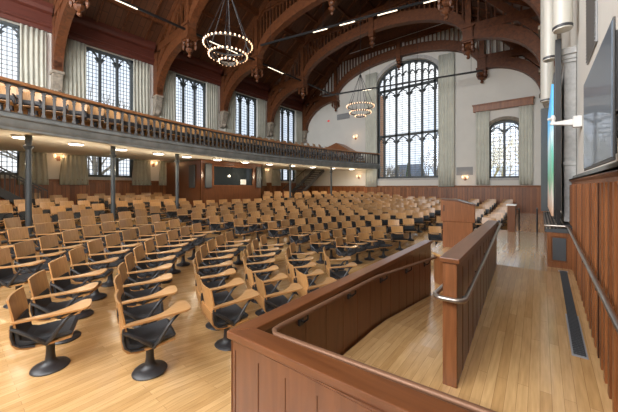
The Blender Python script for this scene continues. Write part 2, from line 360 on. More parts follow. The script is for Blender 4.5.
# ------------------------------------------------------------------ windows
def ogee_head(mb, f, u0, u1, zt, h, t0, t1, w=.06):
    """cusped pointed head of a light, below height zt"""
    um = (u0+u1)/2; hw = (u1-u0)/2
    lo, hi = [], []
    for i in range(13):
        s_ = -1+2*i/12; a = abs(s_)
        z = zt - h*(a**1.6) - .05*math.sin(PI*a*2)*h
        lo.append((um+s_*hw, z-w)); hi.append((um+s_*hw, min(zt, z+w*.4)))
    mb.band(lo, hi, t0, t1, f)
    for sgn in (-1, 1):      # side cusp
        q = [(um+sgn*hw, zt-h*.75), (um+sgn*hw*.45, zt-h*.78), (um+sgn*hw*.72, zt-h*1.02), (um+sgn*hw, zt-h*1.3)]
        mb.prism(q, t0, t1, f)
def window(idx, f, u0, u1, z0, z1, mull, tran, heads, setback, rise=0, fw=.09, gx=.2, gz=.22, thick=.1, sill=True, tracery=False):
    o = MB(); a, b = setback-thick/2, setback+thick/2
    o.prism([(u0, z0), (u0+fw, z0), (u0+fw, z1-rise), (u0, z1-rise)], a, b, f); o.prism([(u1-fw, z0), (u1, z0), (u1, z1-rise), (u1-fw, z1-rise)], a, b, f)
    o.prism([(u0, z0), (u1, z0), (u1, z0+fw), (u0, z0+fw)], a, b, f)
    def topz(u):
        if not rise: return z1
        s_ = (u-(u0+u1)/2)/((u1-u0)/2); return z1-rise+rise*math.sqrt(max(0, 1-s_*s_))
    if rise:
        P = arch_pts(u0, u1, z1-rise, z1); Q = arch_pts(u0+fw, u1-fw, z1-rise, z1-fw); o.band(Q, P, a, b, f)
    else: o.prism([(u0, z1-fw), (u1, z1-fw), (u1, z1), (u0, z1)], a, b, f)
    for m in mull: o.prism([(m-fw*.45, z0), (m+fw*.45, z0), (m+fw*.45, topz(m)), (m-fw*.45, topz(m))], a-.02, b, f)
    for t in tran: o.prism([(u0, t-fw*.6), (u1, t-fw*.6), (u1, t+fw*.6), (u0, t+fw*.6)], a-.02, b, f)
    us = [u0, *mull, u1]
    for (zt, h) in heads:
        for p, q in zip(us, us[1:]):
            if q-p > .3: ogee_head(o, f, p+fw*.4, q-fw*.4, zt if zt < z1-.01 else z1-fw*.3, h, a+.01, b-.01)
    if tracery:
        zt = tracery
        for p, q in zip(us, us[1:]):
            m = (p+q)/2
            if q-p > .7:
                for mm in (m,): o.prism([(mm-.03, zt), (mm+.03, zt), (mm+.03, topz(mm)), (mm-.03, topz(mm))], a, b, f)
                for k, mm in enumerate((m-(q-p)*.25, m+(q-p)*.25)):
                    hh = topz(mm)-zt
                    ogee_head(o, f, mm-(q-p)*.24, mm+(q-p)*.24, zt+hh*.62, .28, a+.01, b-.01, .05)
                    ogee_head(o, f, mm-(q-p)*.24, mm+(q-p)*.24, min(topz(mm)-.05, zt+hh*.98), .18, a+.01, b-.01, .05)
    w = struct('window_%d' % idx, o, M['frame'])
    l = MB(); c, d = setback+.0, setback+.012
    k = 1
    while u0+k*gx < u1-.03:
        u = u0+k*gx; l.prism([(u-.014, z0), (u+.014, z0), (u+.014, topz(u)), (u-.014, topz(u))], c, d, f); k += 1
    z = z0+gz
    while z < z1-.05:
        if z > z1-rise and rise:
            s_ = math.sqrt(max(0, 1-((z-(z1-rise))/rise)**2)); ua, ub = (u0+u1)/2-s_*(u1-u0)/2, (u0+u1)/2+s_*(u1-u0)/2
        else: ua, ub = u0, u1
        l.prism([(ua, z-.013), (ub, z-.013), (ub, z+.013), (ua, z+.013)], c, d, f); z += gz
    l.build('leading', M['lead'], w)
    gl = MB()
    P = arch_pts(u0, u1, z1-rise, z1) if rise else [(u0, z1), (u1, z1)]
    gl.quadface([gl.bm.verts.new(f(p, setback+.02)) for p in [(u1, z0), (u0, z0)]+P])
    gl.build('pane', M['glass'], w)
    if sill:
        s_ = MB(); s_.prism([(u0-.05, z0-.12), (u1+.05, z0-.12), (u1+.05, z0+.02), (u0-.05, z0+.02)], -.06, setback-thick/2, f); s_.build('window_sill', M['paleston'], w)
    return w
for i, c in enumerate(WC):
    window(i*2+1, fl, c-WW, c+WW, 5.0, 9.25, [c-.4, c+.4], [], [(9.25, .5)], .28, fw=.13, gx=.16, gz=.2, thick=.14)
    window(i*2+2, fl, c-WW, c+WW, 2.55, 3.95, [c-.4, c+.4], [], [], .28, fw=.15, gx=.16, gz=.2, thick=.14)
bigm = [-9.85, -8.86, -7.85, -6.88, -5.97]
window(11, ff, BW[0], BW[1], BW[2], 11.7, bigm, [6.1, 9.75], [(6.0, .42), (9.65, .45)], .3, rise=1.6, fw=.15, gx=.5, gz=.17, thick=.16, tracery=9.85)
window(12, ff, SW[0], SW[1], SW[2], 6.28, [-1.775], [], [(5.9, .3)], .3, rise=.53, fw=.14, gx=.29, gz=.24, thick=.14)
# stone arch surrounds
for k, (u0, u1, zs, zc, w) in enumerate(((BW[0], BW[1], 10.1, 11.7, .26), (SW[0], SW[1], 5.75, 6.28, .2))):
    mb = MB(); P = arch_pts(u0, u1, zs, zc); Q = arch_pts(u0-w, u1+w, zs, zc+w); mb.band(P, Q, -.05, .0, ff)
    struct('trim_%d' % n, mb, M['stone' if k else 'paleston']); n += 1

# ------------------------------------------------------------------ wainscot
def wains(name, f, u0, u1, z0f, z1, pitch, bw, bd, mat, cap=.1):
    mb = MB(); k = int((u1-u0)/pitch)
    mb.prism([(u0, -.1), (u1, -.1), (u1, z1), (u0, z1)], -.02, -.04, f)
    for i in range(k+1):
        u = u0+(u1-u0)*i/k; mb.prism([(u-bw/2, -.1), (u+bw/2, -.1), (u+bw/2, z1-.1), (u-bw/2, z1-.1)], -.04, -.04-bd, f)
    o = struct(name, mb, M['wainb'])
    c = MB(); c.prism([(-.02, z1-.14), (-.07, z1-.14), (-.075, z1-.06), (-.11, z1-.03), (-.11, z1+.0), (-.02, z1+.0)], u0, u1, lambda p, t: f((t, p[1]), p[0])); c.build('cap_rail', mat, o)
    b = MB(); b.prism([(u0, z0f-.3), (u1, z0f-.3), (u1, z0f+.22), (u0, z0f+.22)], -.04, -.075, f); b.build('skirting', mat, o)
    return o
wains('trim_%d' % n, ff, XL, XR, .3, 2.15, .33, .05, .025, M['wains']); n += 1
wains('trim_%d' % n, fl, YN, YF, .95, 2.42, .33, .05, .025, M['wains']); n += 1
wr = wains('trim_%d' % n, fr, .2, 7.2, ZS, 2.19, .19, .075, .062, M['wains']); n += 1
mb = MB(); mb.box(XR-.11, .2, 2.17, XR, 7.2, 2.195); mb.box(XR-.06, .2, 2.195, XR, 7.2, 2.25); mb.build('ledge', M['greyp'], wr)

# ------------------------------------------------------------------ curtains
def curtain(f, u0, u1, z0, z1, label, group, flare=.0, gap=.12, folds=None, mat='curtain'):
    nf = folds or max(3, int((u1-u0)/.16)); N = nf*6; rows = 6
    mb = MB(); R = []
    for j in range(rows+1):
        t = j/rows; z = z1+(z0-z1)*t; r = []
        for i in range(N+1):
            s_ = i/N; u = (u0+u1)/2+(s_-.5)*(u1-u0)*(1+flare*t*math.sin(t*2))
            dpt = gap+.05*math.sin(s_*nf*2*PI+.35*math.sin(j*1.3))*(.6+.5*t)+.012*math.sin(s_*31+j)
            r.append(mb.bm.verts.new(f((u, z), -dpt)))
        R.append(r)
    for a, b in zip(R, R[1:]):
        for i in range(N): mb.quadface([a[i], a[i+1], b[i+1], b[i]])
    o = mb.build('curtain', M[mat], smooth=True, angle=180)
    md = o.modifiers.new('thickness', 'SOLIDIFY'); md.thickness = .012
    return tag(o, label, 'curtain', group)
bayname = ['first', 'second', 'third', 'fourth', 'fifth']
for i, c in enumerate(WC):
    for s_, side in ((-1, 'camera'), (1, 'far')):
        a, b = (c-WW-.85, c-WW+.12) if s_ < 0 else (c+WW-.12, c+WW+.75)
        if a < .6: a = .6
        if b <= a+.1: continue
        curtain(fl, a, b, 4.75, 9.22, 'tall green-grey curtain on the %s side of the %s upper window from the camera' % (side, bayname[i]), 'gallery window curtains')
        curtain(fl, a-.02, b+.02, 2.15, 3.62, 'short green-grey curtain on the %s side of the %s window below the balcony' % (side, bayname[i]), 'lower window curtains', gap=.14, flare=.15)
curtain(ff, -11.3, -10.3, 2.08, 11.3, 'full-height pale curtain on the balcony side of the big arched window', 'far wall curtains', gap=.2, mat='pale_curtain')
curtain(ff, -5.62, -4.6, 2.08, 11.3, 'full-height pale curtain between the big arched window and the small one', 'far wall curtains', gap=.2, mat='pale_curtain')
curtain(ff, -3.3, -2.55, 2.2, 6.95, 'pale curtain on the big-window side of the small arched window', 'far wall curtains', gap=.16, mat='pale_curtain')
curtain(ff, -1.0, -.35, 2.2, 6.95, 'pale curtain on the stage-wall side of the small arched window', 'far wall curtains', gap=.16, mat='pale_curtain')
mb = MB(); mb.prism([(-3.45, 6.95), (-.3, 6.95), (-.3, 7.35), (-3.45, 7.35)], -.03, -.3, ff)
v = tag(mb.build('valance_board', M['wains'], bevel=.015), 'straight red-brown wooden valance box above the small arched window', 'valance')
mb = MB(); mb.prism([(-3.5, 7.35), (-.25, 7.35), (-.25, 7.41), (-3.5, 7.41)], -.01, -.34, ff); mb.build('top_moulding', M['wains'], v)

# ------------------------------------------------------------------ roof trusses
PXL, PXR, PXC = -14.2, -2.95, -8.45
def pendant_prof(z0, s_=1):
    P = [(.02, 0), (.07, .03), (.1, .09), (.07, .15), (.05, .19), (.13, .25), (.19, .33), (.2, .4), (.14, .47), (.1, .52), (.17, .58), (.22, .66), (.2, .74), (.13, .8)]
    return [(r*s_, z0+z*s_) for r, z in P]
def truss(Y, label):
    T = .14
    f = lambda p, t: (p[0], t, p[1])
    root = empty('roof_truss', (0, Y, 0), 0, label, 'roof truss', 'arched timber roof trusses')
    def lower(xw, xp, sgn):
        lo, hi = [], []
        x0 = xw+sgn*.5; x1 = xp-sgn*.05
        for i in range(15):
            a = i/14*PI/2
            lo.append((x0+(x1-x0)*(1-math.cos(a)), 7.35+(9.72-7.35)*math.sin(a)))
            hi.append((x0-sgn*.12+(x1-x0+sgn*.12)*(1-math.cos(a)), 8.15+(10.3-8.15)*math.sin(a)))
        m = MB(); m.band(lo, hi, -T, T, f)
        lo2 = [(p[0], p[1]-.0) for p in lo]; mm = [(p[0]-sgn*.02, p[1]-.07) for p in lo]
        m.band(mm, lo, -T-.04, T+.04, f)
        m.build('lower_arch', M['truss'], root)
        # straight brace and hammer beam above the arch
        m = MB(); m.bar((xw+sgn*.2, 0, 8.9), (xp-sgn*.4, 0, roofz(xp-sgn*.4)-.3), .24, .34); m.bar((xw, 0, 10.1), (xp+sgn*.15, 0, 10.35), .3, .4)
        m.build('hammer_beam', M['truss'], root)
        m = MB(); m.box(min(xw, xw+sgn*.5), -.15, 7.42, max(xw, xw+sgn*.5), .15, 10.2); m.box(min(xw, xw+sgn*.54), -.18, 7.42, max(xw, xw+sgn*.54), .18, 7.5)
        m.build('wall_post', M['truss'], root)
        m = MB()
        m.prism([(0, 7.4), (.55, 7.4), (.5, 7.25), (.42, 7.15), (.4, 6.85), (.32, 6.65), (.3, 6.45), (.14, 6.3), (0, 6.25)], -.18, .18, lambda p, t: (xw+sgn*p[0], t, p[1]))
        m.box(min(xw, xw+sgn*.58), -.22, 7.3, max(xw, xw+sgn*.58), .22, 7.42)
        m.lathe([(.03, 6.3), (.12, 6.38), (.15, 6.5), (.1, 6.58)], (xw+sgn*.36, 0, 0), 10)
        m.build('corbel', M['stone'], root)
    lower(XL, PXL, 1); lower(XR, PXR, -1)
    # main arch
    lo, hi, lip = [], [], []
    xm = (PXL+PXR)/2; hw = (PXR-PXL)/2-.12
    for i in range(33):
        a = PI*i/32
        c, s_ = math.cos(a), math.sin(a)
        lo.append((xm-hw*c, 9.75+2.3*s_**.9)); hi.append((xm-(hw+.02)*c, 10.35+2.3*s_**.9)); lip.append((xm-(hw-.02)*c, 9.75+2.3*s_**.9-.07))
    m = MB(); m.band(lo, hi, -T, T, f); m.band(lip, lo, -T-.05, T+.05, f); m.build('main_arch', M['truss'], root)
    # pendants with their posts
    for xp in (PXL, PXR):
        m = MB(); m.lathe(pendant_prof(8.75), (xp, 0, 0), 8)
        m.box(xp-.24, -.24, 9.55, xp+.24, .24, 10.5); m.box(xp-.3, -.3, 9.62, xp+.3, .3, 9.72); m.box(xp-.3, -.3, 10.3, xp+.3, .3, 10.42)
        for sx in (-1, 1):
            for sy in (-1, 1): m.lathe([(.02, 9.1), (.07, 9.18), (.09, 9.3), (.05, 9.4), (.08, 9.5), (.03, 9.6)], (xp+sx*.21, sy*.21, 0), 6)
        m.build('pendant', M['truss'], root)
        m = MB(); m.box(xp-.14, -.14, 10.5, xp+.14, .14, roofz(xp)); m.build('post', M['truss'], root)
    m = MB(); m.lathe(pendant_prof(10.95, .9), (PXC, 0, 0), 8); m.box(PXC-.17, -.2, 11.65, PXC+.17, .2, 13.2); m.build('crown_pendant', M['truss'], root)
    # principal rafters and collar
    m = MB()
    for xa, xb in ((XL, -8.77), (XR, -8.77)):
        m.bar((xa, 0, roofz(xa)-.22), (xb, 0, roofz(xb)-.22), .3, .42)
    m.build('rafter', M['truss'], root)
    m = MB(); m.box(PXL+.9, -.12, 13.05, PXR-.9, .12, 13.35); m.build('collar_beam', M['truss'], root)
    # pierced infill of upright slats between arch and rafters
    m = MB(); x = PXL+.35
    while x < PXR-.2:
        s_ = math.sqrt(max(0, 1-((x-xm)/hw)**2)); zb = 10.3+2.3*s_**.9; zt = min(roofz(x)-.35, 13.1)
        if zt > zb+.1 and abs(x-PXC) > .2:
            m.box(x-.04, -.05, zb-.1, x+.04, .05, zt)
            m.obox((x+.14, 0, zt-.1), (1, 0, 0), (0, 1, 0), (0, 0, 1), .12, .04, .05)
        x += .28
    for sgn, xw, xp in ((1, XL, PXL), (-1, XR, PXR)):
        for k in range(1, 9):
            x = xw+sgn*(.5+k*.36); u = min(1, (k*.36)/3.3)
            zb = 8.15+(10.3-8.15)*math.sqrt(max(0, 1-(1-u)**2)); zt = roofz(x)-.35
            if zt > zb: m.box(x-.035, -.05, zb-.1, x+.035, .05, zt)
    m.build('slat_lattice', M['truss'], root)
    return root
tn = ['roof truss nearest the camera, mostly above the frame', 'second roof truss, springing beside the first gallery window', 'third roof truss, crossing in front of the upper chandelier', 'fourth roof truss, middle one of those crossing the hall', 'fifth roof truss, last but one before the big window', 'sixth roof truss, against the far wall framing the big window']
for Yt, l in zip((3.4, 8.0, 12.6, 17.2, 21.75), tn[1:]): truss(Yt, 'dark arched timber '+l)

# ------------------------------------------------------------------ balcony
def xf(y): return -12.2+29-math.sqrt(29**2-(y-11.2)**2)
def arc_sweep(mb, prof, y0, y1, n=48, off=0):
    rings = []
    for i in range(n+1):
        y = y0+(y1-y0)*i/n
        rings.append([mb.bm.verts.new((xf(y)-p[0]-off, y, p[1])) for p in prof])
    k = len(prof)
    for a, b in zip(rings, rings[1:]):
        for j in range(k): mb.quadface([a[j], a[(j+1) % k], b[(j+1) % k], b[j]])
    mb.quadface(rings[0][::-1]); mb.quadface(rings[-1])
bal = empty('balcony', (0, 0, 0), 0, 'curved grey gallery balcony with arcaded railing and wooden top rail', 'balcony')
mb = MB(); arc_sweep(mb, [(0, 3.9), (0, 3.85), (-.05, 3.83), (-.05, 3.79), (.0, 3.76), (.02, 3.6), (.06, 3.56), (.06, 3.5), (.3, 3.5), (.3, 3.9)], YN, YF-.02); mb.build('fascia', M['greyp'], bal, smooth=True)
mb = MB(); prof = [(.45, 3.45), (.45, 3.6)]
ys = [YN+(YF-.02-YN)*i/40 for i in range(41)]
A = [mb.bm.verts.new((xf(y)-.28, y, 3.5)) for y in ys]; B = [mb.bm.verts.new((XL+.02, y, 3.62)) for y in ys]
A2 = [mb.bm.verts.new((xf(y)-.28, y, 3.6)) for y in ys]; B2 = [mb.bm.verts.new((XL+.02, y, 3.75)) for y in ys]
for i in range(40): mb.quadface([A[i], A[i+1], B[i+1], B[i]]); mb.quadface([A2[i], B2[i], B2[i+1], A2[i+1]])
mb.build('soffit', M['soffit'], bal)
mb = MB(); arc_sweep(mb, [(.05, 3.9), (1.2, 3.9), (1.2, 4.2), (2.2, 4.2), (2.2, 4.5), (3.2, 4.5), (3.2, 4.8), (4.3, 4.8), (4.3, 3.8), (.05, 3.8)], YN, YF-.02); mb.build('gallery_floor', M['floor'], bal)
mb = MB(); arc_sweep(mb, [(-.06, 4.66), (-.06, 4.72), (.0, 4.76), (.14, 4.76), (.18, 4.72), (.18, 4.66)], YN, YF-.02); mb.build('top_rail', M['rail'], bal, smooth=True)
mb = MB(); arc_sweep(mb, [(.02, 4.62), (.02, 4.66), (.1, 4.66), (.1, 4.62)], YN, YF-.02); arc_sweep(mb, [(.0, 3.9), (.0, 3.94), (.12, 3.94), (.12, 3.9)], YN, YF-.02); mb.build('rail_band', M['balus'], bal)
mb = MB()
mb.box(-.04, -.045, 3.93, .04, .045, 4.0); mb.box(-.03, -.03, 4.0, .03, .03, 4.62); mb.box(-.04, -.042, 4.5, .04, .042, 4.53)
mb.prism([(-.03, 4.55), (.03, 4.55), (.07, 4.62), (-.07, 4.62)], -.025, .025, lambda p, t: (t, p[0], p[1]))
b0 = mb.build('baluster', M['balus'], bal)
NB = 92
for i in range(NB):
    y = .1+(21.8-.1)*i/(NB-1)
    o = b0 if i == 0 else b0.copy()
    if i: COL.objects.link(o); o.parent = bal
    o.location = (xf(y)-.06, y, 0); o.rotation_euler = (0, 0, -math.atan2(y-11.2, 29)*-1)
# balcony columns
def column(y, off, label):
    r = MB(); x = xf(y)-off; z0 = rake(x, y)
    r.lathe([(.15, 0), (.15, .08), (.11, .12), (.075, .18)], (0, 0, 0), 14); r.lathe([(.072, .18), (.068, 3.1-z0)], (0, 0, 0), 14)
    r.lathe([(.07, 3.1-z0), (.10, 3.14-z0), (.12, 3.2-z0), (.07, 3.24-z0), (.08, 3.38-z0), (.08, 3.5-z0)], (0, 0, 0), 14)
    o = r.build('balcony_column', M['frame'], smooth=True, loc=(x, y, z0)); return tag(o, label, 'column', 'columns under the balcony', 'thing')
for y, l in ((1.55, 'slim dark column under the balcony nearest the camera'), (3.85, 'slim dark column under the balcony, second from the camera'), (6.5, 'slim dark column under the balcony beside the near side of the wooden booth'),
             (14.2, 'slim dark column under the balcony beside the black staircase'), (18.0, 'slim dark column under the balcony nearest the far wall')):
    column(y, .75, l)
# flush ceiling lights under the balcony
def downlight(y, off, label):
    x = xf(y)-off; z = 3.5+.12*(off-.28)/5.5
    root = empty('ceiling_light', (x, y, z), 0, label, 'ceiling light', 'round lights under the balcony')
    m = MB(); m.lathe([(.22, .0), (.22, -.05), (.2, -.06)], (0, 0, 0), 20); m.build('rim', M['white'], root, smooth=True)
    m = MB(); m.lathe([(.198, -.055), (.19, -.075), (.12, -.085)], (0, 0, 0), 20); m.build('lens', M['disc'], root, smooth=True)
    point('downlight', (x, y, z-.8), 17, (1, .84, .6), .06)
ordn = ['first', 'second', 'third', 'fourth', 'fifth', 'sixth', 'seventh', 'eighth', 'ninth', 'tenth', 'eleventh', 'twelfth', 'thirteenth', 'fourteenth', 'fifteenth', 'sixteenth', 'seventeenth', 'eighteenth', 'nineteenth', 'twentieth']
for i, y in enumerate((1.45, 2.8, 4.25, 5.8, 7.2, 9.0, 10.9, 12.8, 14.7, 16.6, 18.5, 20.4)):
    downlight(y, 1.1, 'round warm flush light below the balcony, %s from the camera' % ordn[i])

# ------------------------------------------------------------------ projection booth under the balcony
bx0, bx1, by0, by1 = -17.9, -14.0, 8.55, 12.85
zb = .45
bo = empty('projection_booth', (bx0, by0, 0), 0, 'brown wooden control booth with a long dark window under the balcony', 'booth')
bo.location = (0, 0, 0)
def bpart(name, mb, m): return mb.build(name, m, bo)
mb = MB(); mb.box(bx0, by0, zb, bx1, by0+.1, 3.5); mb.box(bx0, by1-.1, zb, bx1, by1, 3.5)
wy0, wy1, wz0, wz1 = 9.3, 12.05, 2.15, 3.2
mb.box(bx1-.1, by0, zb, bx1, by1, wz0); mb.box(bx1-.1, by0, wz1, bx1, by1, 3.5); mb.box(bx1-.1, by0, wz0, bx1, wy0, wz1); mb.box(bx1-.1, wy1, wz0, bx1, by1, wz1)
mb.box(bx1, by0-.03, zb, bx1+.03, by0+.06, 3.5); mb.box(bx1-.03, by0-.03, 3.36, bx1+.04, by1, 3.5)
bpart('wall', mb, M['cherry'])
mb = MB(); mb.box(bx1-.07, wy0, wz0, bx1-.05, wy1, wz1); bpart('window', mb, plain('booth_glass', (.02, .025, .028), .06))
mb = MB(); mb.box(bx1-.04, wy0-.04, wz0-.05, bx1+.02, wy1+.04, wz0); mb.box(bx1-.04, wy0-.04, wz1, bx1+.02, wy1+.04, wz1+.05); mb.box(bx1-.04, wy0-.05, wz0, bx1+.02, wy0, wz1); mb.box(bx1-.04, wy1, wz0, bx1+.02, wy1+.05, wz1); bpart('window_frame', mb, M['lectern'])
for k, (ya, yb) in enumerate(((8.72, 9.12), (12.3, 12.66))):
    mb = MB(); mb.box(bx1+.03, ya, 2.0, bx1+.12, yb, 3.3)
    tag(mb.build('wall_speaker', M['dgrille'], bevel=.02), ['tall black speaker panel on the booth front, camera side of its window', 'tall black speaker panel on the booth front, far side of its window'][k], 'speaker', 'speaker panels on the booth')
mb = MB(); mb.box(-15.1, by0-.1, 2.0, -14.55, by0-.005, 3.25); tag(mb.build('wall_speaker', M['dgrille'], bevel=.02), 'tall black speaker panel on the side of the booth facing the camera', 'speaker', 'speaker panels on the booth')
mb = MB(); mb.box(bx1+.0, 11.1, 2.2, bx1+.05, 11.5, 2.5); tag(mb.build('notice', M['white']), 'small white notice leaning at the foot of the booth window', 'notice')

# ------------------------------------------------------------------ stairs below the balcony
def stairs(x, ya, yb, za, zb_, w, label):
    root = empty('staircase', (x, ya, za), 0, label, 'staircase', 'black iron stairs to the balcony'); root.location = (0, 0, 0)
    N = 14; m = MB()
    for i in range(N):
        t = (i+.5)/N; y = ya+(yb-ya)*t; z = za+(zb_-za)*(i+1)/N; m.box(x-w/2, y-abs(yb-ya)/N*.55, z-.04, x+w/2, y+abs(yb-ya)/N*.55, z)
    m.build('treads', M['iron'], root)
    for sx in (-1, 1):
        m = MB(); m.bar((x+sx*w/2, ya, za-.0), (x+sx*w/2, yb, zb_-.0), .05, .26); m.build('stringer', M['iron'], root)
        m = MB(); m.bar((x+sx*w/2, ya, za+.95), (x+sx*w/2, yb, zb_+.75), .05, .05)
        for i in range(N*2):
            t = i/(N*2-1); y = ya+(yb-ya)*t; z = za+(zb_-za)*t; m.box(x+sx*w/2-.01, y-.01, z, x+sx*w/2+.01, y+.01, z+.95-.2*t)
        m.build('railing', M['iron'], root)
stairs(-15.2, 16.6, 20.6, .95, 3.5, 1.1, 'black iron staircase rising to the balcony beyond the booth')
stairs(-15.6, 2.6, -.9, .95, 3.5, 1.1, 'black iron staircase under the balcony at the camera end')

# ------------------------------------------------------------------ vestibule roof on the gallery near the far wall
v = MB(); v.prism([(-15.3, 4.95), (-11.8, 4.75), (-11.8, 4.85), (-13.4, 5.75), (-15.3, 5.15)], 20.6, 21.9, lambda p, t: (p[0], t, p[1]))
v = tag(v.build('vestibule', M['wains']), 'red-brown gabled wooden vestibule roof at the far end of the balcony', 'vestibule')
mb = MB(); mb.box(-15.0, 20.8, 4.35, -12.2, 21.9, 4.95); mb.build('wall', M['wains'], v)

# ------------------------------------------------------------------ ramp walls
def panel_grooves(mb, f, u0, u1, z0, z1, k, t):
    """raised framing strips around recessed panels"""
    w = (u1-u0)/k
    for i in range(k+1):
        u = u0+i*w; a, b = max(u0, u-.03), min(u1, u+.03); mb.prism([(a, z0), (b, z0), (b, z1), (a, z1)], 0, t, f)
    for i in range(k):
        a, b = u0+i*w+.03, u0+(i+1)*w-.03
        mb.prism([(a, z1-.07), (b, z1-.07), (b, z1), (a, z1)], 0, t, f); mb.prism([(a, z0), (b, z0), (b, z0+.12), (a, z0+.12)], 0, t, f)
def handrail(root, pts, brackets, side, r=.021, mat='bronze'):
    m = MB(); m.tube(pts, r, 10); h = m.build('handrail', M[mat], root, smooth=True)
    for p in brackets:
        p = Vector(p); s_ = Vector(side)
        m = MB(); m.tube([p, p+Vector((0, 0, -.05)), p+s_*.04+Vector((0, 0, -.085)), p+s_*.075+Vector((0, 0, -.085))], .009, 6); m.obox(p+s_*.075+Vector((0, 0, -.085)), (1,0,0), (0,1,0), (0,0,1), .008+abs(s_.y)*.02, .008+abs(s_.x)*.02, .035)
        m.build('bracket', M['iron'], h)
    return h
XO0, XO1, YO0, YO1, ZO = -1.715, -1.575, 1.24, 5.72, 1.05
ow = empty('ramp_barrier', (0, 0, 0), 0, 'low panelled wooden wall with flat cap turning a corner around the ramp', 'ramp barrier')
mb = MB(); mb.box(XO0+.03, YO0+.03, -.1, XO1-.03, YO1-.02, ZO-.05)
panel_grooves(mb, lambda p, t: (XO0+.03-t, p[0], p[1]), YO0+.02, YO1-.02, .0, ZO-.06, 14, .004)
panel_grooves(mb, lambda p, t: (XO1-.03+t, p[0], p[1]), YO0+.16, YO1-.02, .0, ZO-.06, 14, .003)
mb.build('panelling', M['cherry'], ow)
mb = MB(); mb.box(XO1-.03, YO0+.03, .0, .2, YO0+.13, ZO-.05)
panel_grooves(mb, lambda p, t: (p[0], YO0+.03-t, p[1]), XO0+.03, .2, .0, ZO-.06, 8, .004)
panel_grooves(mb, lambda p, t: (p[0], YO0+.13+t, p[1]), XO1, .2, .0, ZO-.06, 7, .003)
mb.build('front_panelling', M['cherry'], ow)
mb = MB(); mb.prism([(XO0, YO0), (XO0, YO1), (XO1, YO1), (XO1, YO0+.155)], ZO-.055, ZO, lambda p, t: (p[0], p[1], t)); mb.build('cap', M['cherry_y'], ow, bevel=.008)
mb = MB(); mb.prism([(XO0, YO0), (XO1, YO0+.155), (.22, YO0+.26), (.22, YO0+.08)], ZO-.055, ZO, lambda p, t: (p[0], p[1], t)); mb.build('front_cap', M['cherry_x'], ow, bevel=.008)
hx = XO1+.06
handrail(ow, [(.15, YO0+.33, ZO-.03), (hx+.06, YO0+.22, ZO-.035), (hx+.01, YO0+.26, ZO-.035), (hx, YO0+.33, ZO-.035), (hx, 3.2, .985), (hx, YO1-.35, .78), (hx, YO1-.02, .745), (hx-.03, YO1+.03, .74)],
         [(hx, 1.9, 1.0), (hx, 2.7, .985), (hx, 3.5, .95), (hx, 4.4, .86), (hx, 5.3, .775)], (-1, 0, 0))
iw = empty('ramp_barrier', (0, 0, 0), 0, 'tall straight wooden dividing wall with bronze handrail between ramp and aisle', 'ramp barrier')
A0 = Vector((-.612, 2.74, 0)); A1 = Vector((-.672, 6.24, 0)); dv = (A1-A0).normalized(); nv = Vector((dv.y, -dv.x, 0)); LW = (A1-A0).length; TH = .055; ZI = 1.44
fi = lambda p, t: tuple(A0+dv*p[0]+nv*t+Vector((0, 0, p[1])))
mb = MB(); mb.prism([(0, -.02), (LW, -.02), (LW, ZI-.04), (0, ZI-.04)], -TH, TH, fi)
panel_grooves(mb, lambda p, t: fi(p, TH+t), .0, LW, .0, ZI-.05, 12, .003); panel_grooves(mb, lambda p, t: fi(p, -TH-t), .0, LW, 0, ZI-.05, 12, .003)
mb.build('panelling', M['cherry'], iw)
mb = MB(); mb.prism([(-.012, .0), (-.0, .0), (-.0, ZI-.05), (-.012, ZI-.05)], -TH, TH, fi); mb.build('end_panel', M['lectern'], iw)
mb = MB(); mb.prism([(-.03, ZI-.045), (LW+.02, ZI-.045), (LW+.02, ZI), (-.03, ZI)], -TH-.025, TH+.025, fi); mb.build('cap', M['cherry_y'], iw, bevel=.006)
rz = 1.10; r2 = 1.39; ro = TH+.065
P = [fi((LW+.02, r2), ro-.05), fi((LW-.02, r2), ro-.01), fi((LW-.06, r2), ro), fi((.1, rz), ro), fi((.0, rz), ro), fi((-.05, rz), ro-.02), fi((-.075, rz), ro-.06), fi((-.075, rz), -ro+.06), fi((-.05, rz), -ro+.02), fi((0, rz), -ro), fi((.5, rz-.02), -ro)]
h = handrail(iw, P, [fi((q, rz+(r2-rz)*q/LW), ro) for q in (.25, 1.0, 1.75, 2.5, 3.2)], tuple(-nv), mat='steel')

# ------------------------------------------------------------------ speaker's platform and lectern
lx, ly = -1.52, 7.62
le = empty('lectern', (lx, ly, .65), math.radians(8), 'tall reddish wooden lectern with sloped reading top and grey control surface', 'lectern')
mb = MB(); mb.box(-.31, -.27, 0, .31, .25, .60); mb.build('lower_body', M['lectern'], le, bevel=.008)
mb = MB(); mb.prism([(-.35, .60), (.35, .60), (.35, .97), (-.0, 1.07), (-.35, 1.1)], -.29, .27, lambda p, t: (p[0], t, p[1])); mb.build('upper_body', M['lectern'], le, bevel=.008)
mb = MB(); mb.prism([(.36, .975), (.0, 1.078), (-.36, 1.108), (-.36, 1.125), (.0, 1.095), (.36, .995)], -.30, .28, lambda p, t: (p[0], t, p[1])); mb.build('reading_top', M['cherry'], le, bevel=.004)
mb = MB(); mb.bar((.0, -.02, 1.1), (.3, -.02, 1.015), .42, .012); mb.build('control_surface', M['grille'], le)
mb = MB(); mb.box(.312, -.2, .05, .322, .2, .56); mb.build('side_door', M['black'], le)
mb = MB(); mb.box(-.29, -.297, .84, -.27, -.289, .98); mb.build('badge_slot', M['black'], le)

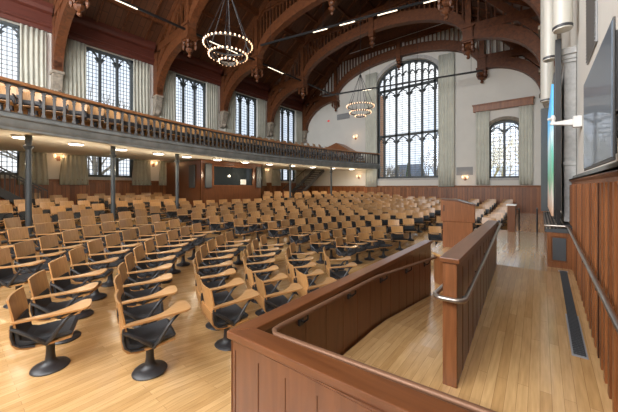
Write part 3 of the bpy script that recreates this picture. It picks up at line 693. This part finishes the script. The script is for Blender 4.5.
# ------------------------------------------------------------------ newel, low posts and the step rail at the end of the aisle
nw = empty('newel_post', (-.70, 11.3, .65), 0, 'square wooden newel wall at the top of the aisle steps', 'post')
mb = MB(); mb.box(-.1, -.3, 0, .1, .05, .82); mb.build('post', M['cherry'], nw, bevel=.008)
mb = MB(); mb.box(-.13, -.33, .82, .13, .08, .86); mb.build('cap', M['white'], nw, bevel=.006)
mb = MB(); mb.tube([(.17, -.28, .72), (.17, .1, .72), (.17, .3, .66), (.17, .33, .0)], .02, 8); mb.tube([(.1, -.2, .68), (.17, -.2, .72)], .01, 6); mb.build('handrail', M['iron'], nw, smooth=True)
sr = MB(); sr.tube([(-.07, 10.9, 1.4), (-.07, 11.4, 1.4), (-.07, 12.3, .9)], .02, 8); sr.tube([(-.07, 10.95, .65), (-.07, 10.95, 1.4)], .018, 8); sr.tube([(-.07, 11.38, .65), (-.07, 11.38, 1.4)], .018, 8); sr.tube([(-.07, 12.25, .0), (-.07, 12.25, .94)], .018, 8)
tag(sr.build('step_rail', M['iron'], smooth=True), 'thin black rail on posts beside the aisle steps near the display', 'handrail')

# ------------------------------------------------------------------ cabinet, display and fittings on the right wall
cb = empty('equipment_cabinet', (0, 0, 0), 0, 'long wooden cabinet with striped top under the display', 'cabinet')
cx0, cy0, cy1, cz = .1, 6.65, 11.2, 1.31
XC = XR-.1
mb = MB(); mb.box(cx0, cy0, ZT, XC, cy1, cz-.04); mb.box(cx0, cy0-.02, ZT, cx0+.05, cy0-.001, cz-.04); mb.box(XC-.06, cy0-.02, ZT, XC, cy0-.001, cz-.04); mb.box(cx0+.051, cy0-.018, ZT, XC-.061, cy0-.001, ZT+.1); mb.box(cx0+.051, cy0-.018, cz-.12, XC-.061, cy0-.001, cz-.04)
mb.build('body', M['lectern'], cb)
mb = MB(); mb.box(cx0+.07, cy0-.012, ZT+.13, XC-.08, cy0-.002, cz-.14); mb.build('speaker_grille', M['dgrille'], cb)
mb = MB(); mb.prism([(cx0-.03, cz-.05), (XC, cz-.05), (XC, cz+.06), (cx0-.03, cz-.01)], cy0-.03, cy1, lambda p, t: (p[0], t, p[1])); mb.build('top', M['dgrille'], cb)
mb = MB()
for k in range(6):
    x = cx0-.01+k*.05; z = cz-.01+(x-cx0)*.18+.012; mb.bar((x, cy0, z), (x, cy1, z), .02, .012)
mb.build('reflection_bars', M['steel'], cb)  # bars added to imitate the screen reflected in the glass top
# display
def mural():
    m, t, b = new_mat('mural_screen')
    c = t.nodes.new('ShaderNodeTexCoord'); sp = t.nodes.new('ShaderNodeSeparateXYZ'); r = t.nodes.new('ShaderNodeValToRGB'); nn = t.nodes.new('ShaderNodeTexNoise'); nn.inputs['Scale'].default_value = 3.5; nn.inputs['Detail'].default_value = 8
    ad = t.nodes.new('ShaderNodeMath'); ad.operation = 'MULTIPLY_ADD'; ad.inputs[1].default_value = .45
    t.links.new(c.outputs['Generated'], sp.inputs[0]); t.links.new(c.outputs['Generated'], nn.inputs['Vector'])
    sb = t.nodes.new('ShaderNodeMath'); sb.operation = 'SUBTRACT'; sb.inputs[1].default_value = .22
    t.links.new(nn.outputs['Fac'], ad.inputs[0]); t.links.new(sp.outputs['Z'], ad.inputs[2]); t.links.new(ad.outputs[0], sb.inputs[0]); t.links.new(sb.outputs[0], r.inputs['Fac'])
    e = r.color_ramp.elements; e[0].position = .0; e[0].color = (.35, .2, .12, 1); e[1].position = 1; e[1].color = (.05, .35, .75, 1)
    for p, col in ((.18, (.45, .4, .35)), (.3, (.10, .28, .16)), (.5, (.12, .42, .35)), (.62, (.5, .62, .66)), (.75, (.10, .48, .8))):
        x = e.new(p); x.color = (*col, 1)
    t.links.new(r.outputs['Color'], b.inputs['Base Color']); t.links.new(r.outputs['Color'], b.inputs['Emission Color']); b.inputs['Emission Strength'].default_value = .45; b.inputs['Roughness'].default_value = .3
    return m
ds = empty('video_display', (0, 0, 0), 0, 'tall bright landscape video display edge-on in a thick black casing', 'display')
mb = MB(); mb.box(.17, 7.2, 1.5, .2, 10.6, 4.0); mb.build('screen', mural(), ds)
mb = MB(); mb.box(.2, 7.15, 1.45, .25, 10.7, 4.2); mb.box(.217, 7.0, 1.62, .305, 7.14, 4.75); mb.box(.24, 7.03, 1.36, .29, 7.12, 1.62); mb.build('casing', M['black'], ds, bevel=.005)
mb = MB(); mb.box(.02, 10.7, 1.36, .2, 11.1, 4.3); mb.build('far_casing', M['frame'], ds, bevel=.01)
# stone pilaster
pi_ = empty('stone_pilaster', (0, 0, 0), 0, 'pale grey stone pilaster with moulded capital beside the display', 'pilaster')
PX = XR-.005
mb = MB(); mb.box(.35, 7.25, 1.4, PX, 7.95, 4.5); mb.build('shaft', M['paleston'], pi_, bevel=.015)
mb = MB(); mb.box(.31, 7.2, 4.42, PX, 8.0, 4.5); mb.box(.27, 7.16, 4.5, PX, 8.04, 4.62); mb.box(.33, 7.22, 4.36, PX, 7.98, 4.42); mb.build('capital', M['paleston'], pi_, bevel=.01)
mb = MB(); mb.box(.335, 7.23, 2.45, PX, 7.97, 2.52); mb.build('band', M['paleston'], pi_, bevel=.008)
ar = MB(); ar.prism([(.13, 3.10), (.42, 3.06), (.42, 3.16), (.13, 3.13)], 6.38, 6.46, lambda p, t: (p[0], t, p[1])); ar.box(.42, 6.36, 3.02, XR-.002, 6.5, 3.2)
ar = tag(ar.build('camera_bracket', M['white'], bevel=.006), 'white wall bracket arm reaching out beside the stone pilaster', 'bracket')
cm = MB(); cm.box(.14, 6.39, 3.13, .2, 6.45, 3.15); cm.lathe([(.02, 3.14), (.03, 3.16), (.04, 3.2), (.03, 3.24), (.02, 3.26)], (.17, 6.42, 0), 12); cm.tube([(.17, 6.42, 3.2), (.11, 6.37, 3.19)], .022, 10)
tag(cm.build('video_camera', M['white'], smooth=True), 'small white remote video camera on the end of the wall bracket', 'camera')
for k, (y, x, r, z0, l) in enumerate(((6.75, .31, .135, 4.78, 'nearest'), (8.4, .17, .12, 4.85, 'second'), (11.6, .17, .16, 4.66, 'farthest'))):
    cy = empty('wall_cylinder', (x, y, z0), 0, 'tall cream cylinder with a dark end cap high on the display wall, %s of three' % l, 'acoustic cylinder', 'cream wall cylinders')
    mb = MB(); mb.lathe([(r*.5, 0), (r*.97, .01), (r, .04), (r, 5.2)], (0, 0, 0), 20); mb.build('tube', M['cream'], cy, smooth=True)
    mb = MB(); mb.lathe([(r*1.0, .03), (r*1.05, .035), (r*1.05, .075), (r*1.0, .08)], (0, 0, 0), 20, cap=False); mb.build('end_cap', M['capiron'], cy, smooth=True)
# wall TV
tv = empty('wall_television', (0, 0, 0), 0, 'large flat wall-mounted television reflecting pale window light', 'television')
mb = MB(); mb.box(.302, 2.2, 2.19, .312, 3.5, 2.95); mb.build('bezel', M['black'], tv, bevel=.004)
mb = MB(); mb.box(.298, 2.215, 2.21, .303, 3.485, 2.935); mb.build('screen', plain('tv_glass', (.15, .19, .24), .38, .35, coat=.3), tv)
mb = MB(); mb.box(.312, 2.215, 2.45, .335, 2.5, 2.88); mb.box(.312, 2.5, 2.25, .36, 3.3, 2.85); mb.box(.36, 2.6, 2.4, XR-.002, 3.0, 2.75); mb.build('wall_mount', M['black'], tv)
def vent(f, u0, u1, z0, z1, label):
    m = MB(); m.prism([(u0, z0), (u1, z0), (u1, z1), (u0, z1)], -.004, -.02, f)
    k = int((z1-z0)/.045)
    for i in range(k): z = z0+.02+i*(z1-z0-.02)/k; m.prism([(u0+.03, z), (u1-.03, z), (u1-.03, z+.012), (u0+.03, z+.012)], -.02, -.032, f)
    tag(m.build('wall_vent', M['grille']), label, 'vent', 'grey wall vents')
vent(fr, 4.75, 5.6, 3.75, 4.75, 'tall grey louvred vent high on the wall above the television')
vent(ff, -14.2, -12.9, 8.0, 8.5, 'wide grey vent high on the far wall above the balcony')
vent(ff, -4.5, -3.5, 2.85, 3.4, 'grey vent on the far wall between the two window curtains')
# handrail along the right wall
rl = MB(); rl.tube([(.375, .6, 1.195), (.375, 2.6, 1.2), (.375, 6.5, 1.36), (.36, 6.56, 1.375), (.33, 6.58, 1.38), (.06, 6.58, 1.38)], .021, 10)
rl = tag(rl.build('wall_handrail', M['steel'], smooth=True), 'metal handrail along the ribbed wooden wainscot beside the floor grille', 'handrail')
for y in (1.4, 2.5, 3.5, 4.5, 5.5, 6.3):
    zz = 1.2+max(0, y-2.6)*.041; m = MB(); m.tube([(.375, y, zz-.02), (.38, y, zz-.07), (XR-.09, y, zz-.09)], .01, 6); m.obox((XR-.085, y, zz-.09), (1,0,0), (0,1,0), (0,0,1), .01, .025, .04); m.build('bracket', M['iron'], rl)
# floor grille
gz_ = lambda y: aisle_z(y)
gr = MB(); gr.prism([(3.78, gz_(3.78)-.01), (6.45, gz_(6.45)-.01), (6.45, gz_(6.45)+.006), (3.78, gz_(3.78)+.006)], .24, .36, lambda p, t: (t, p[0], p[1])); gr = tag(gr.build('floor_grille', M['grille']), 'long grey metal ventilation grille set in the aisle floor', 'floor grille')
m = MB(); y = 3.81
while y < 6.4: m.obox((.30, y+.01, gz_(y)+.010), (1,0,0), (0,1,0), (0,0,1), .045, .011, .004); y += .036
m.build('slots', M['dgrille'], gr)

# ------------------------------------------------------------------ sconces and signs
def sconce(f, u, z, label):
    root = empty('wall_sconce', f((u, z), 0), 0, label, 'wall lamp', 'twin-candle wall sconces')
    base = Vector(f((0, 0), 0)); outv = Vector(f((0, 0), -1))-base; along = Vector(f((1, 0), 0))-base
    m = MB(); m.obox(outv*.03, along, outv, (0, 0, 1), .06, .02, .11)
    for s_ in (-1, 1): m.tube([outv*.03, outv*.1+along*s_*.08+Vector((0, 0, -.05)), outv*.14+along*s_*.15+Vector((0, 0, .03))], .012, 6)
    m.build('arms', M['bronze'], root)
    for s_ in (-1, 1):
        m = MB(); p = outv*.14+along*s_*.15; m.lathe([(.02, .03), (.045, .07), (.055, .13), (.035, .2)], tuple(p), 10); m.build('shade', M['bulb'], root, smooth=True)
    point('sconce_glow', Vector(f((u, z), 0))+outv*.3+Vector((0, 0, .12)), 2.5, (1, .6, .3), .06)
sconce(fl, 3.5, 3.4, 'small glowing wall sconce under the balcony nearest the camera')
sconce(fl, 7.85, 3.35, 'small glowing wall sconce under the balcony just before the booth')
sconce(fl, 16.9, 3.35, 'small glowing wall sconce under the balcony just beyond the booth')
sconce(ff, -12.3, 6.2, 'small glowing wall sconce on the far wall above the balcony rail')
sconce(ff, -12.0, 2.85, 'small glowing wall sconce on the far wall below the balcony end')
sconce(ff, -3.95, 2.6, 'small glowing wall sconce under the grey vent near the small window')
m = MB(); m.prism([(-15.2, 8.0), (-15.0, 8.0), (-15.0, 8.12), (-15.2, 8.12)], -.02, -.08, ff); tag(m.build('exit_sign', M['redsign']), 'small red lit exit sign on the far wall above the balcony', 'sign')
m = MB(); m.prism([(-3.2, 2.6), (-3.08, 2.6), (-3.08, 2.8), (-3.2, 2.8)], -.02, -.06, ff); tag(m.build('fire_alarm', M['redsign']), 'small red fire alarm beside the sconce near the small window', 'alarm')

# ------------------------------------------------------------------ chandeliers
def chandelier(x, y, z, label):
    root = empty('ring_chandelier', (x, y, z), 0, label, 'chandelier', 'three-ring chandeliers')
    rings = ((.79, 0, 34), (.61, -.38, 28), (.27, -.60, 14)); b0 = None
    bm_ = MB(); bm_.lathe([(.01, -.03), (.025, -.018), (.03, .01), (.025, .034), (.01, .044)], (0, 0, 0), 8)
    for R, dz, nb in rings:
        m = MB(); n = 48
        A = [(R, dz-.03), (R+.025, dz-.03), (R+.025, dz+.035), (R, dz+.035)]
        rg = [[m.bm.verts.new((r*math.cos(2*PI*k/n), r*math.sin(2*PI*k/n), zz)) for r, zz in A] for k in range(n)]
        for k in range(n):
            for j in range(4): m.quadface([rg[k][j], rg[k][(j+1) % 4], rg[(k+1) % n][(j+1) % 4], rg[(k+1) % n][j]])
        m.build('ring', M['iron'], root, smooth=True)
        for k in range(nb):
            a = 2*PI*k/nb
            if b0 is None: o = b0 = bm_.build('bulb', M['bulb'], root, smooth=True)
            else: o = b0.copy(); COL.objects.link(o); o.parent = root
            o.location = ((R+.055)*math.cos(a), (R+.055)*math.sin(a), dz)
    for k in range(6):
        a = 2*PI*k/6+.3; c, s_ = math.cos(a), math.sin(a)
        m = MB(); m.tube([(.8*c, .8*s_, .02), (.05*c, .05*s_, 1.9)], .012, 6); m.lathe([(.02, -.05), (.035, 0), (.02, .12)], (.8*c, .8*s_, .03), 8)
        m.tube([(.79*c, .79*s_, 0), (.62*c, .62*s_, -.38)], .01, 6); m.tube([(.62*c, .62*s_, -.37), (.28*c, .28*s_, -.6)], .008, 6); m.build('rod', M['iron'], root)
    m = MB(); m.tube([(0, 0, 1.85), (0, 0, roofz(x)-z-.1)], .014, 8); m.lathe([(.03, 1.8), (.07, 1.86), (.07, 1.93), (.03, 1.98)], (0, 0, 0), 10); m.tube([(0, 0, 1.85), (0, 0, -.64)], .01, 6); m.build('chain', M['iron'], root)
    point('chandelier_glow', (x, y, z-.2), 15, (1, .76, .52), .3)
    return root
chandelier(-8.75, 6.4, 7.12, 'large three-ring chandelier of small warm bulbs nearer the camera')
chandelier(-8.75, 16.2, 7.05, 'three-ring chandelier of warm bulbs farther away near the big window')

# ------------------------------------------------------------------ lighting bars
def lightbar(a, b, lit, label, hang=True):
    a = Vector(a); b = Vector(b); root = empty('lighting_bar', (0, 0, 0), 0, label, 'lighting bar', 'long black lighting bars')
    m = MB(); m.bar(a, b, .07, .1); m.build('channel', M['black'], root)
    for p, q in lit:
        m = MB(); m.bar(a.lerp(b, p)+Vector((0, 0, -.055)), a.lerp(b, q)+Vector((0, 0, -.055)), .065, .03); m.build('lit_strip', M['strip'], root)
    m = MB()
    for p in (.06, .35, .65, .94):
        c = a.lerp(b, p); m.tube([c, (c.x, c.y, roofz(c.x)-.05)], .008, 5)
    m.build('hanger', M['iron'], root)
lightbar((-14.2, .6, 10.1), (-14.2, 21.5, 10.1), [(.16, .235), (.41, .50), (.62, .69)], 'long black lighting bar running lengthways above the gallery windows')
lightbar((-12.6, 11.45, 10.2), (-1.6, 13.7, 10.2), [(.30, .37), (.43, .50), (.60, .68), (.78, .83)], 'black lighting bar crossing the hall above the nearer chandelier')
lightbar((-13.1, 18.2, 9.0), (-2.65, 20.1, 9.0), [(.3, .36)], 'black lighting bar crossing in front of the big arched window')

# ------------------------------------------------------------------ chairs
def rounded_tablet():
    pts = [(.20, -.27), (.265, -.27), (.275, -.1), (.285, .1), (.285, .3), (.27, .365), (.22, .39), (.02, .385), (-.03, .36), (-.045, .31), (-.02, .27), (.08, .2), (.17, .11), (.205, .0)]
    # soften the outline
    for _ in range(2):
        q = []
        for i in range(len(pts)):
            a, b = pts[i], pts[(i+1) % len(pts)]; q += [(a[0]*.75+b[0]*.25, a[1]*.75+b[1]*.25), (a[0]*.25+b[0]*.75, a[1]*.25+b[1]*.75)]
        pts = q
    return pts
TAB = rounded_tablet()
def back_grid(mb, w, prof, thick):
    """curved shell: prof = list of (y, z), bowed across its width"""
    n = 6; F, B = [], []
    for (y, z, nyy, nzz) in prof:
        rf, rb = [], []
        for i in range(n+1):
            s_ = -1+2*i/n; bow = .028*(s_*s_); x = s_*w
            rf.append(mb.bm.verts.new((x, y+bow, z))); rb.append(mb.bm.verts.new((x, y+bow+nyy*thick, z+nzz*thick)))
        F.append(rf); B.append(rb)
    for G, flip in ((F, 0), (B, 1)):
        for a, b in zip(G, G[1:]):
            for i in range(n): mb.quadface([a[i], a[i+1], b[i+1], b[i]])
    for i in (0, n):
        for j in range(len(F)-1): mb.quadface([F[j][i], F[j+1][i], B[j+1][i], B[j][i]])
    for j in (0, -1):
        for i in range(n): mb.quadface([F[j][i], F[j][i+1], B[j][i+1], B[j][i]])
def m_ped(mb, n=20):
    mb.lathe([(.175, 0), (.178, .012), (.165, .03), (.11, .045), (.07, .065), (.05, .1), (.042, .16), (.038, .28), (.045, .33), (.075, .36), (.075, .385)], (0, .0, 0), n)
def m_back(mb):
    prof = [(-.255, .595, -1, 0), (-.263, .64, -1, 0), (-.274, .71, -1, .1), (-.292, .80, -1, .15), (-.31, .895, -1, .2)]
    back_grid(mb, .24, prof, .018)
def m_shell(mb):
    prof = [(-.262, .60, -1, 0), (-.258, .50, -1, 0), (-.245, .43, -1, -.2), (-.21, .385, -.7, -.7), (-.14, .37, 0, -1), (.05, .38, 0, -1), (.22, .405, 0, -1)]
    n = 2; F, B = [], []
    for (y, z, a, b) in prof:
        F.append([mb.bm.verts.new((x, y, z)) for x in (-.235, .235)]); B.append([mb.bm.verts.new((x, y+a*.022, z+b*.022)) for x in (-.235, .235)])
    for G in (F, B):
        for a, b in zip(G, G[1:]): mb.quadface([a[0], a[1], b[1], b[0]])
    for i in (0, 1):
        for j in range(len(F)-1): mb.quadface([F[j][i], F[j+1][i], B[j+1][i], B[j][i]])
    for j in (0, -1): mb.quadface([F[j][0], F[j][1], B[j][1], B[j][0]])
def m_seat(mb):
    prof = [(-.24, .40), (-.14, .385), (.05, .395), (.215, .415), (.235, .435), (.2, .46), (.05, .445), (-.14, .43), (-.2, .45), (-.228, .60), (-.238, .65), (-.255, .64), (-.25, .5)]
    mb.prism(prof, -.218, .218, lambda p, t: (t, p[0], p[1]))
def m_bracket(mb, n=8):
    x = .25
    mb.tube([(x, -.27, .60), (x, -.225, .575), (x+.01, -.12, .50), (x, -.02, .405), (x-.04, .02, .36), (x-.15, .01, .35)], [.014, .02, .021, .024, .024, .022], n)
    mb.tube([(x-.02, .0, .37), (x+.01, .06, .43), (x+.015, .12, .53), (x+.01, .19, .62), (x-.04, .28, .665)], [.024, .022, .019, .016, .013], n)
    mb.tube([(x, -.26, .635), (x, -.262, .52), (x, -.245, .44), (x-.005, -.19, .39), (x-.01, -.08, .375)], .012, 6)
def m_side(mb):
    x = .25
    mb.tube([(-x, -.272, .70), (-x, -.262, .52), (-x, -.245, .44), (-x+.005, -.19, .39), (-x+.01, -.05, .375), (-.12, .0, .36)], .012, 6)
def m_tab(mb):
    mb.prism(TAB, .0, .022, lambda p, t: (p[0], p[1], .645+(p[1]+.27)*.055+t))
def make_chair():
    root = empty('tablet_arm_chair', (0, 0, 0), 0, 'x', 'chair', 'tablet-arm chairs in curved rows')
    m = MB(); m_ped(m); m.build('pedestal', M['iron'], root, smooth=True)
    m = MB(); m_shell(m); m.build('seat_shell', M['oak'], root, smooth=True)
    m = MB(); m_seat(m); m.build('seat_cushion', M['cushion'], root, bevel=.012)
    m = MB(); m_back(m); m.build('backrest', M['oak'], root, smooth=True)
    m = MB(); m_bracket(m); m.build('arm_bracket', M['iron'], root, smooth=True)
    m = MB(); m_side(m); m.build('side_frame', M['iron'], root, smooth=True)
    m = MB(); m_tab(m); m.build('writing_tablet', M['oak_top'], root, bevel=.004)
    remember(root); return root
def make_far_chair():
    m = MB(); m.mi = 0; m_shell(m); m_back(m); m_tab(m); m.mi = 1; m_ped(m, 10); m_bracket(m, 5); m_side(m); m_seat(m)
    return tag(m.build('tablet_arm_chair', [M['oak'], M['iron']], smooth=True), 'x', 'chair', 'tablet-arm chairs in curved rows')
chair0 = make_chair(); far0 = make_far_chair()
c0_used = f0_used = False
def proj(x, y, z):
    d = -.6204*x+.7843*y; u = .7843*x+.6204*y
    if d < .3: return None
    return 309+292*u/d, 187-292*(z-H)/d, d
RADII = [2.3, 3.15, 3.95, 4.7, 5.4, 6.1, 6.9, 7.65, 8.4, 9.2, 10.05, 10.93, 11.85, 12.75, 13.65, 14.55, 15.4]
PREV = {}
RADII = [3.3, 4.25, 5.2, 6.1, 7.05, 7.97, 8.95, 9.9, 10.85, 11.8, 12.75, 13.7, 14.6, 15.5]
DRAW = []
EA = 1.0       # outer rows of the near block are slightly flattened arcs
def at(R, th): return CX-EA*R*math.sin(th), CY-R*math.cos(th)
for ri, R in enumerate(RADII):
    for block in ('near', 'middle', 'far'):
        pit = {'near': .68, 'middle': .68, 'far': .8}[block]
        a1, a2 = (math.radians(66), math.radians(84)) if R < 6.5 else (math.radians(72)-.5/R, math.radians(72)+.6/R)
        EA = 1.05 if block == 'near' and R > 7 else 1.0
        if block == 'near':
            t0 = math.asin(1.96/R/EA); t1 = a1
            if R < 4: t0 = math.radians(44)
            while at(R, t0)[1] < .78: t0 += .004
        elif block == 'middle': t0 = a2; t1 = PI-math.asin(min(1, 2.9/R))
        else: t0 = PI-math.asin(1.75/R); t1 = PI+math.asin(.3/R)
        best = None
        for ph in ((0,) if block != 'middle' or R < 5 else range(8)):
            for st in (pit-.03, pit, pit+.03, pit+.05):
                ts = []; t_ = t0+ph*.08/R
                while t_ <= t1+.001: ts.append(t_); t_ += st/R
                cost = 0
                for t_ in ts:
                    x, y = at(R, t_); P_ = proj(x, y, rake(x, y)+.8)
                    if P_ is None: continue
                    w = 292*.6/P_[2]
                    for q in PREV.get(block, ()): cost += max(0, 1-abs(q-P_[0])/w)
                cost /= max(1, len(ts))
                if best is None or cost < best[0]-1e-6: best = (cost, ts)
        seq = best[1]
        PREV[block] = [P_[0] for P_ in (proj(*at(R, t_), 1) for t_ in seq) if P_]
        k = 0
        for th in seq:
            x, y = at(R, th)
            if x < XL+.75 or y > YF-.6 or y < .66: continue
            if block == 'far' and y < 12.0: continue
            if x < bx1+.55 and by0-.5 < y < by1+.4: continue
            if abs(x+15.2) < .95 and y > 16.2: continue
            if abs(x+15.6) < .95 and y < 2.9: continue
            if x < xf(y)-.4 and any(math.hypot(x-(xf(cy_)-.75), y-cy_) < .33 for cy_ in (1.4, 3.85, 6.5, 14.2, 18.0)): continue
            k += 1
            z = rake(x, y); p = proj(x, y, z+.6)
            if p is None or p[0] < -25 or p[0] > 560 or p[1] > 460: continue
            DRAW.append((p[2], ri, block, k, x, y, z, th))
DRAW.sort(key=lambda q: q[:4])
print('chairs on the floor', len(DRAW))
blk = {'near': 'from the ramp end in the %s row', 'middle': 'past the cross aisle in the %s row, middle block', 'far': 'from the aisle in the %s row, block behind lectern'}
def ordinal(i):
    if i <= 20: return ordn[i-1]
    return 'thirtieth' if i == 30 else 'fortieth' if i == 40 else ('twenty-', 'thirty-', 'forty-')[i//10-2]+ordn[i % 10-1]
crowd = bmesh.new()
for idx, (d, ri, block, k, x, y, z, th) in enumerate(DRAW):
    face = math.atan2(-(CX-x), CY-y)     # rotation so local +Y points at the centre
    rz = face+random.gauss(0, .035)+(random.choice((-.25, .22)) if random.random() < .05 else 0)
    lab = 'wood-backed tablet-arm chair, %s ' % ordinal(k)+blk[block] % ordinal(ri+1)
    if idx >= 310:
        t_ = bmesh.new(); t_.from_mesh(far0.data); t_.transform(Matrix.Translation((x, y, z)) @ Matrix.Rotation(rz, 4, 'Z'))
        tmp = bpy.data.meshes.new('t'); t_.to_mesh(tmp); t_.free(); crowd.from_mesh(tmp); bpy.data.meshes.remove(tmp); continue
    if d < 11.5:
        if not c0_used: o = chair0; o.location = (x, y, z); o.rotation_euler = (0, 0, rz); o['label'] = lab; c0_used = True
        else: dup(chair0, (x, y, z), rz, lab)
    else:
        if not f0_used: o = far0; f0_used = True
        else: o = far0.copy(); COL.objects.link(o)
        o.location = (x, y, z); o.rotation_euler = (0, 0, rz); o['label'] = lab
me = bpy.data.meshes.new('distant_chairs'); crowd.to_mesh(me); crowd.free(); me.materials.append(M['oak']); me.materials.append(M['iron'])
cro = bpy.data.objects.new('distant_chairs', me); COL.objects.link(cro)
tag(cro, 'farthest rows of wood-backed tablet-arm chairs near the far wall and booth', 'chairs', None, 'stuff')
# gallery chairs behind the balustrade
m = MB(); m.mi = 0; m_shell(m); m_back(m); m.mi = 1; m_ped(m, 8); m_seat(m)
for s_ in (-1, 1): m.bar((s_*.24, -.26, .6), (s_*.24, .16, .6), .04, .03); m.bar((s_*.24, .1, .38), (s_*.24, .1, .6), .03, .03)
gch = tag(m.build('gallery_chair', [M['oak'], M['iron']], smooth=True), 'x', 'chair', 'gallery chairs behind the balustrade')
first = True; rown = ['front', 'second', 'third', 'back']
for r_, (off, z) in enumerate(((.75, 3.9), (1.75, 4.2), (2.75, 4.5), (3.75, 4.8))):
    k = 0; y = 1.0 - r_*.25
    while y < 21.3:
        x = xf(y)-off; k += 1
        if not (r_ > 0 and y > 20.3 and x < -11.7):
            o = gch if first else gch.copy()
            if not first: COL.objects.link(o)
            first = False
            o.location = (x, y, z); o.rotation_euler = (0, 0, -PI/2+random.gauss(0, .04)-math.atan2(y-11.2, 29)*-1)
            o['label'] = 'wooden gallery chair in the %s balcony row, %s from the camera end' % (rown[r_], ordinal(k))
        y += .57

# ------------------------------------------------------------------ outside the windows
mb = MB(); mb.box(-90, YF+1, -3.2, 60, 120, -3.0); mb.box(-120, -60, -3.2, XL-1, 120, -3.01); tag(mb.build('lawn', M['lawn']), kind='structure')
def tree(x, y, z, h, seed, mat, label, spread=.5, depth=6):
    rnd = random.Random(seed); m = MB()
    def rec(p, d, L, r, k):
        q = p+d*L; m.tube([p, q], [r, r*.72], 5 if k > 2 else 3, cap=False)
        if k == 0: return
        for _ in range(3 if k > 3 else 2+(rnd.random() < .4)):
            nd = (d+Vector((rnd.uniform(-1, 1), rnd.uniform(-1, 1), rnd.uniform(-.25, .7)))*spread*1.3).normalized()
            rec(q, nd, L*rnd.uniform(.68, .86), r*.66, k-1)
    rec(Vector((0, 0, 0)), Vector((0, 0, 1)), h*.26, h*.022, depth)
    return tag(m.build('bare_tree', mat, loc=(x, y, z)), label, 'tree', 'trees outside the windows')
tree(-14.9, 35, -3, 9, 1, M['bark'], 'bare winter tree outside the lower part of the big arched window, balcony side', .55)
tree(-9.6, 38, -3, 10, 2, M['bark'], 'bare winter tree outside the big arched window, aisle side', .5)
tree(-2.6, 29, -3, 10, 3, M['yellowbark'], 'yellowish budding tree filling the small arched window', .6)
tree(1.4, 37, -3, 12, 4, M['yellowbark'], 'yellowish tree behind the nearer one outside the small arched window', .6)
tree(-26, 6.5, -3, 12, 5, M['bark'], 'bare tree outside the gallery windows', .5)
hb = empty('outside_building', (0, 0, 0), 0, 'brick building with dark slate roof outside the big arched window', 'building')
mb = MB(); mb.box(-26, 42, -3, -18.9, 43, 16); mb.build('wall', M['brick'], hb)
mb = MB(); mb.box(-20.4, 51, -3, -16.5, 58, 3.6); mb.build('low_wing', M['brick'], hb)
mb = MB(); mb.prism([(50.5, 3.6), (58.5, 3.6), (54.5, 6.3)], -21.5, -17.0, lambda p, t: (t, p[0], p[1])); mb.build('roof', M['slate'], hb)
for k, (x, y, h) in enumerate(((-11.0, 31, 6.5), (-20.5, 39, 8.5))):
    m = MB(); rr = random.Random(k)
    for i in range(9):
        z = i*h/9; r = (1-i/9.5)*1.2
        m.lathe([(r, z), (r*.55, z+h/9*1.2)], (0, 0, 0), 9)
    tag(m.build('evergreen_tree', M['leafd'], loc=(x, y, -2)), ['small dark conifer low in the middle of the big arched window', 'dark conifer at the foot of the brick building outside'][k], 'tree')
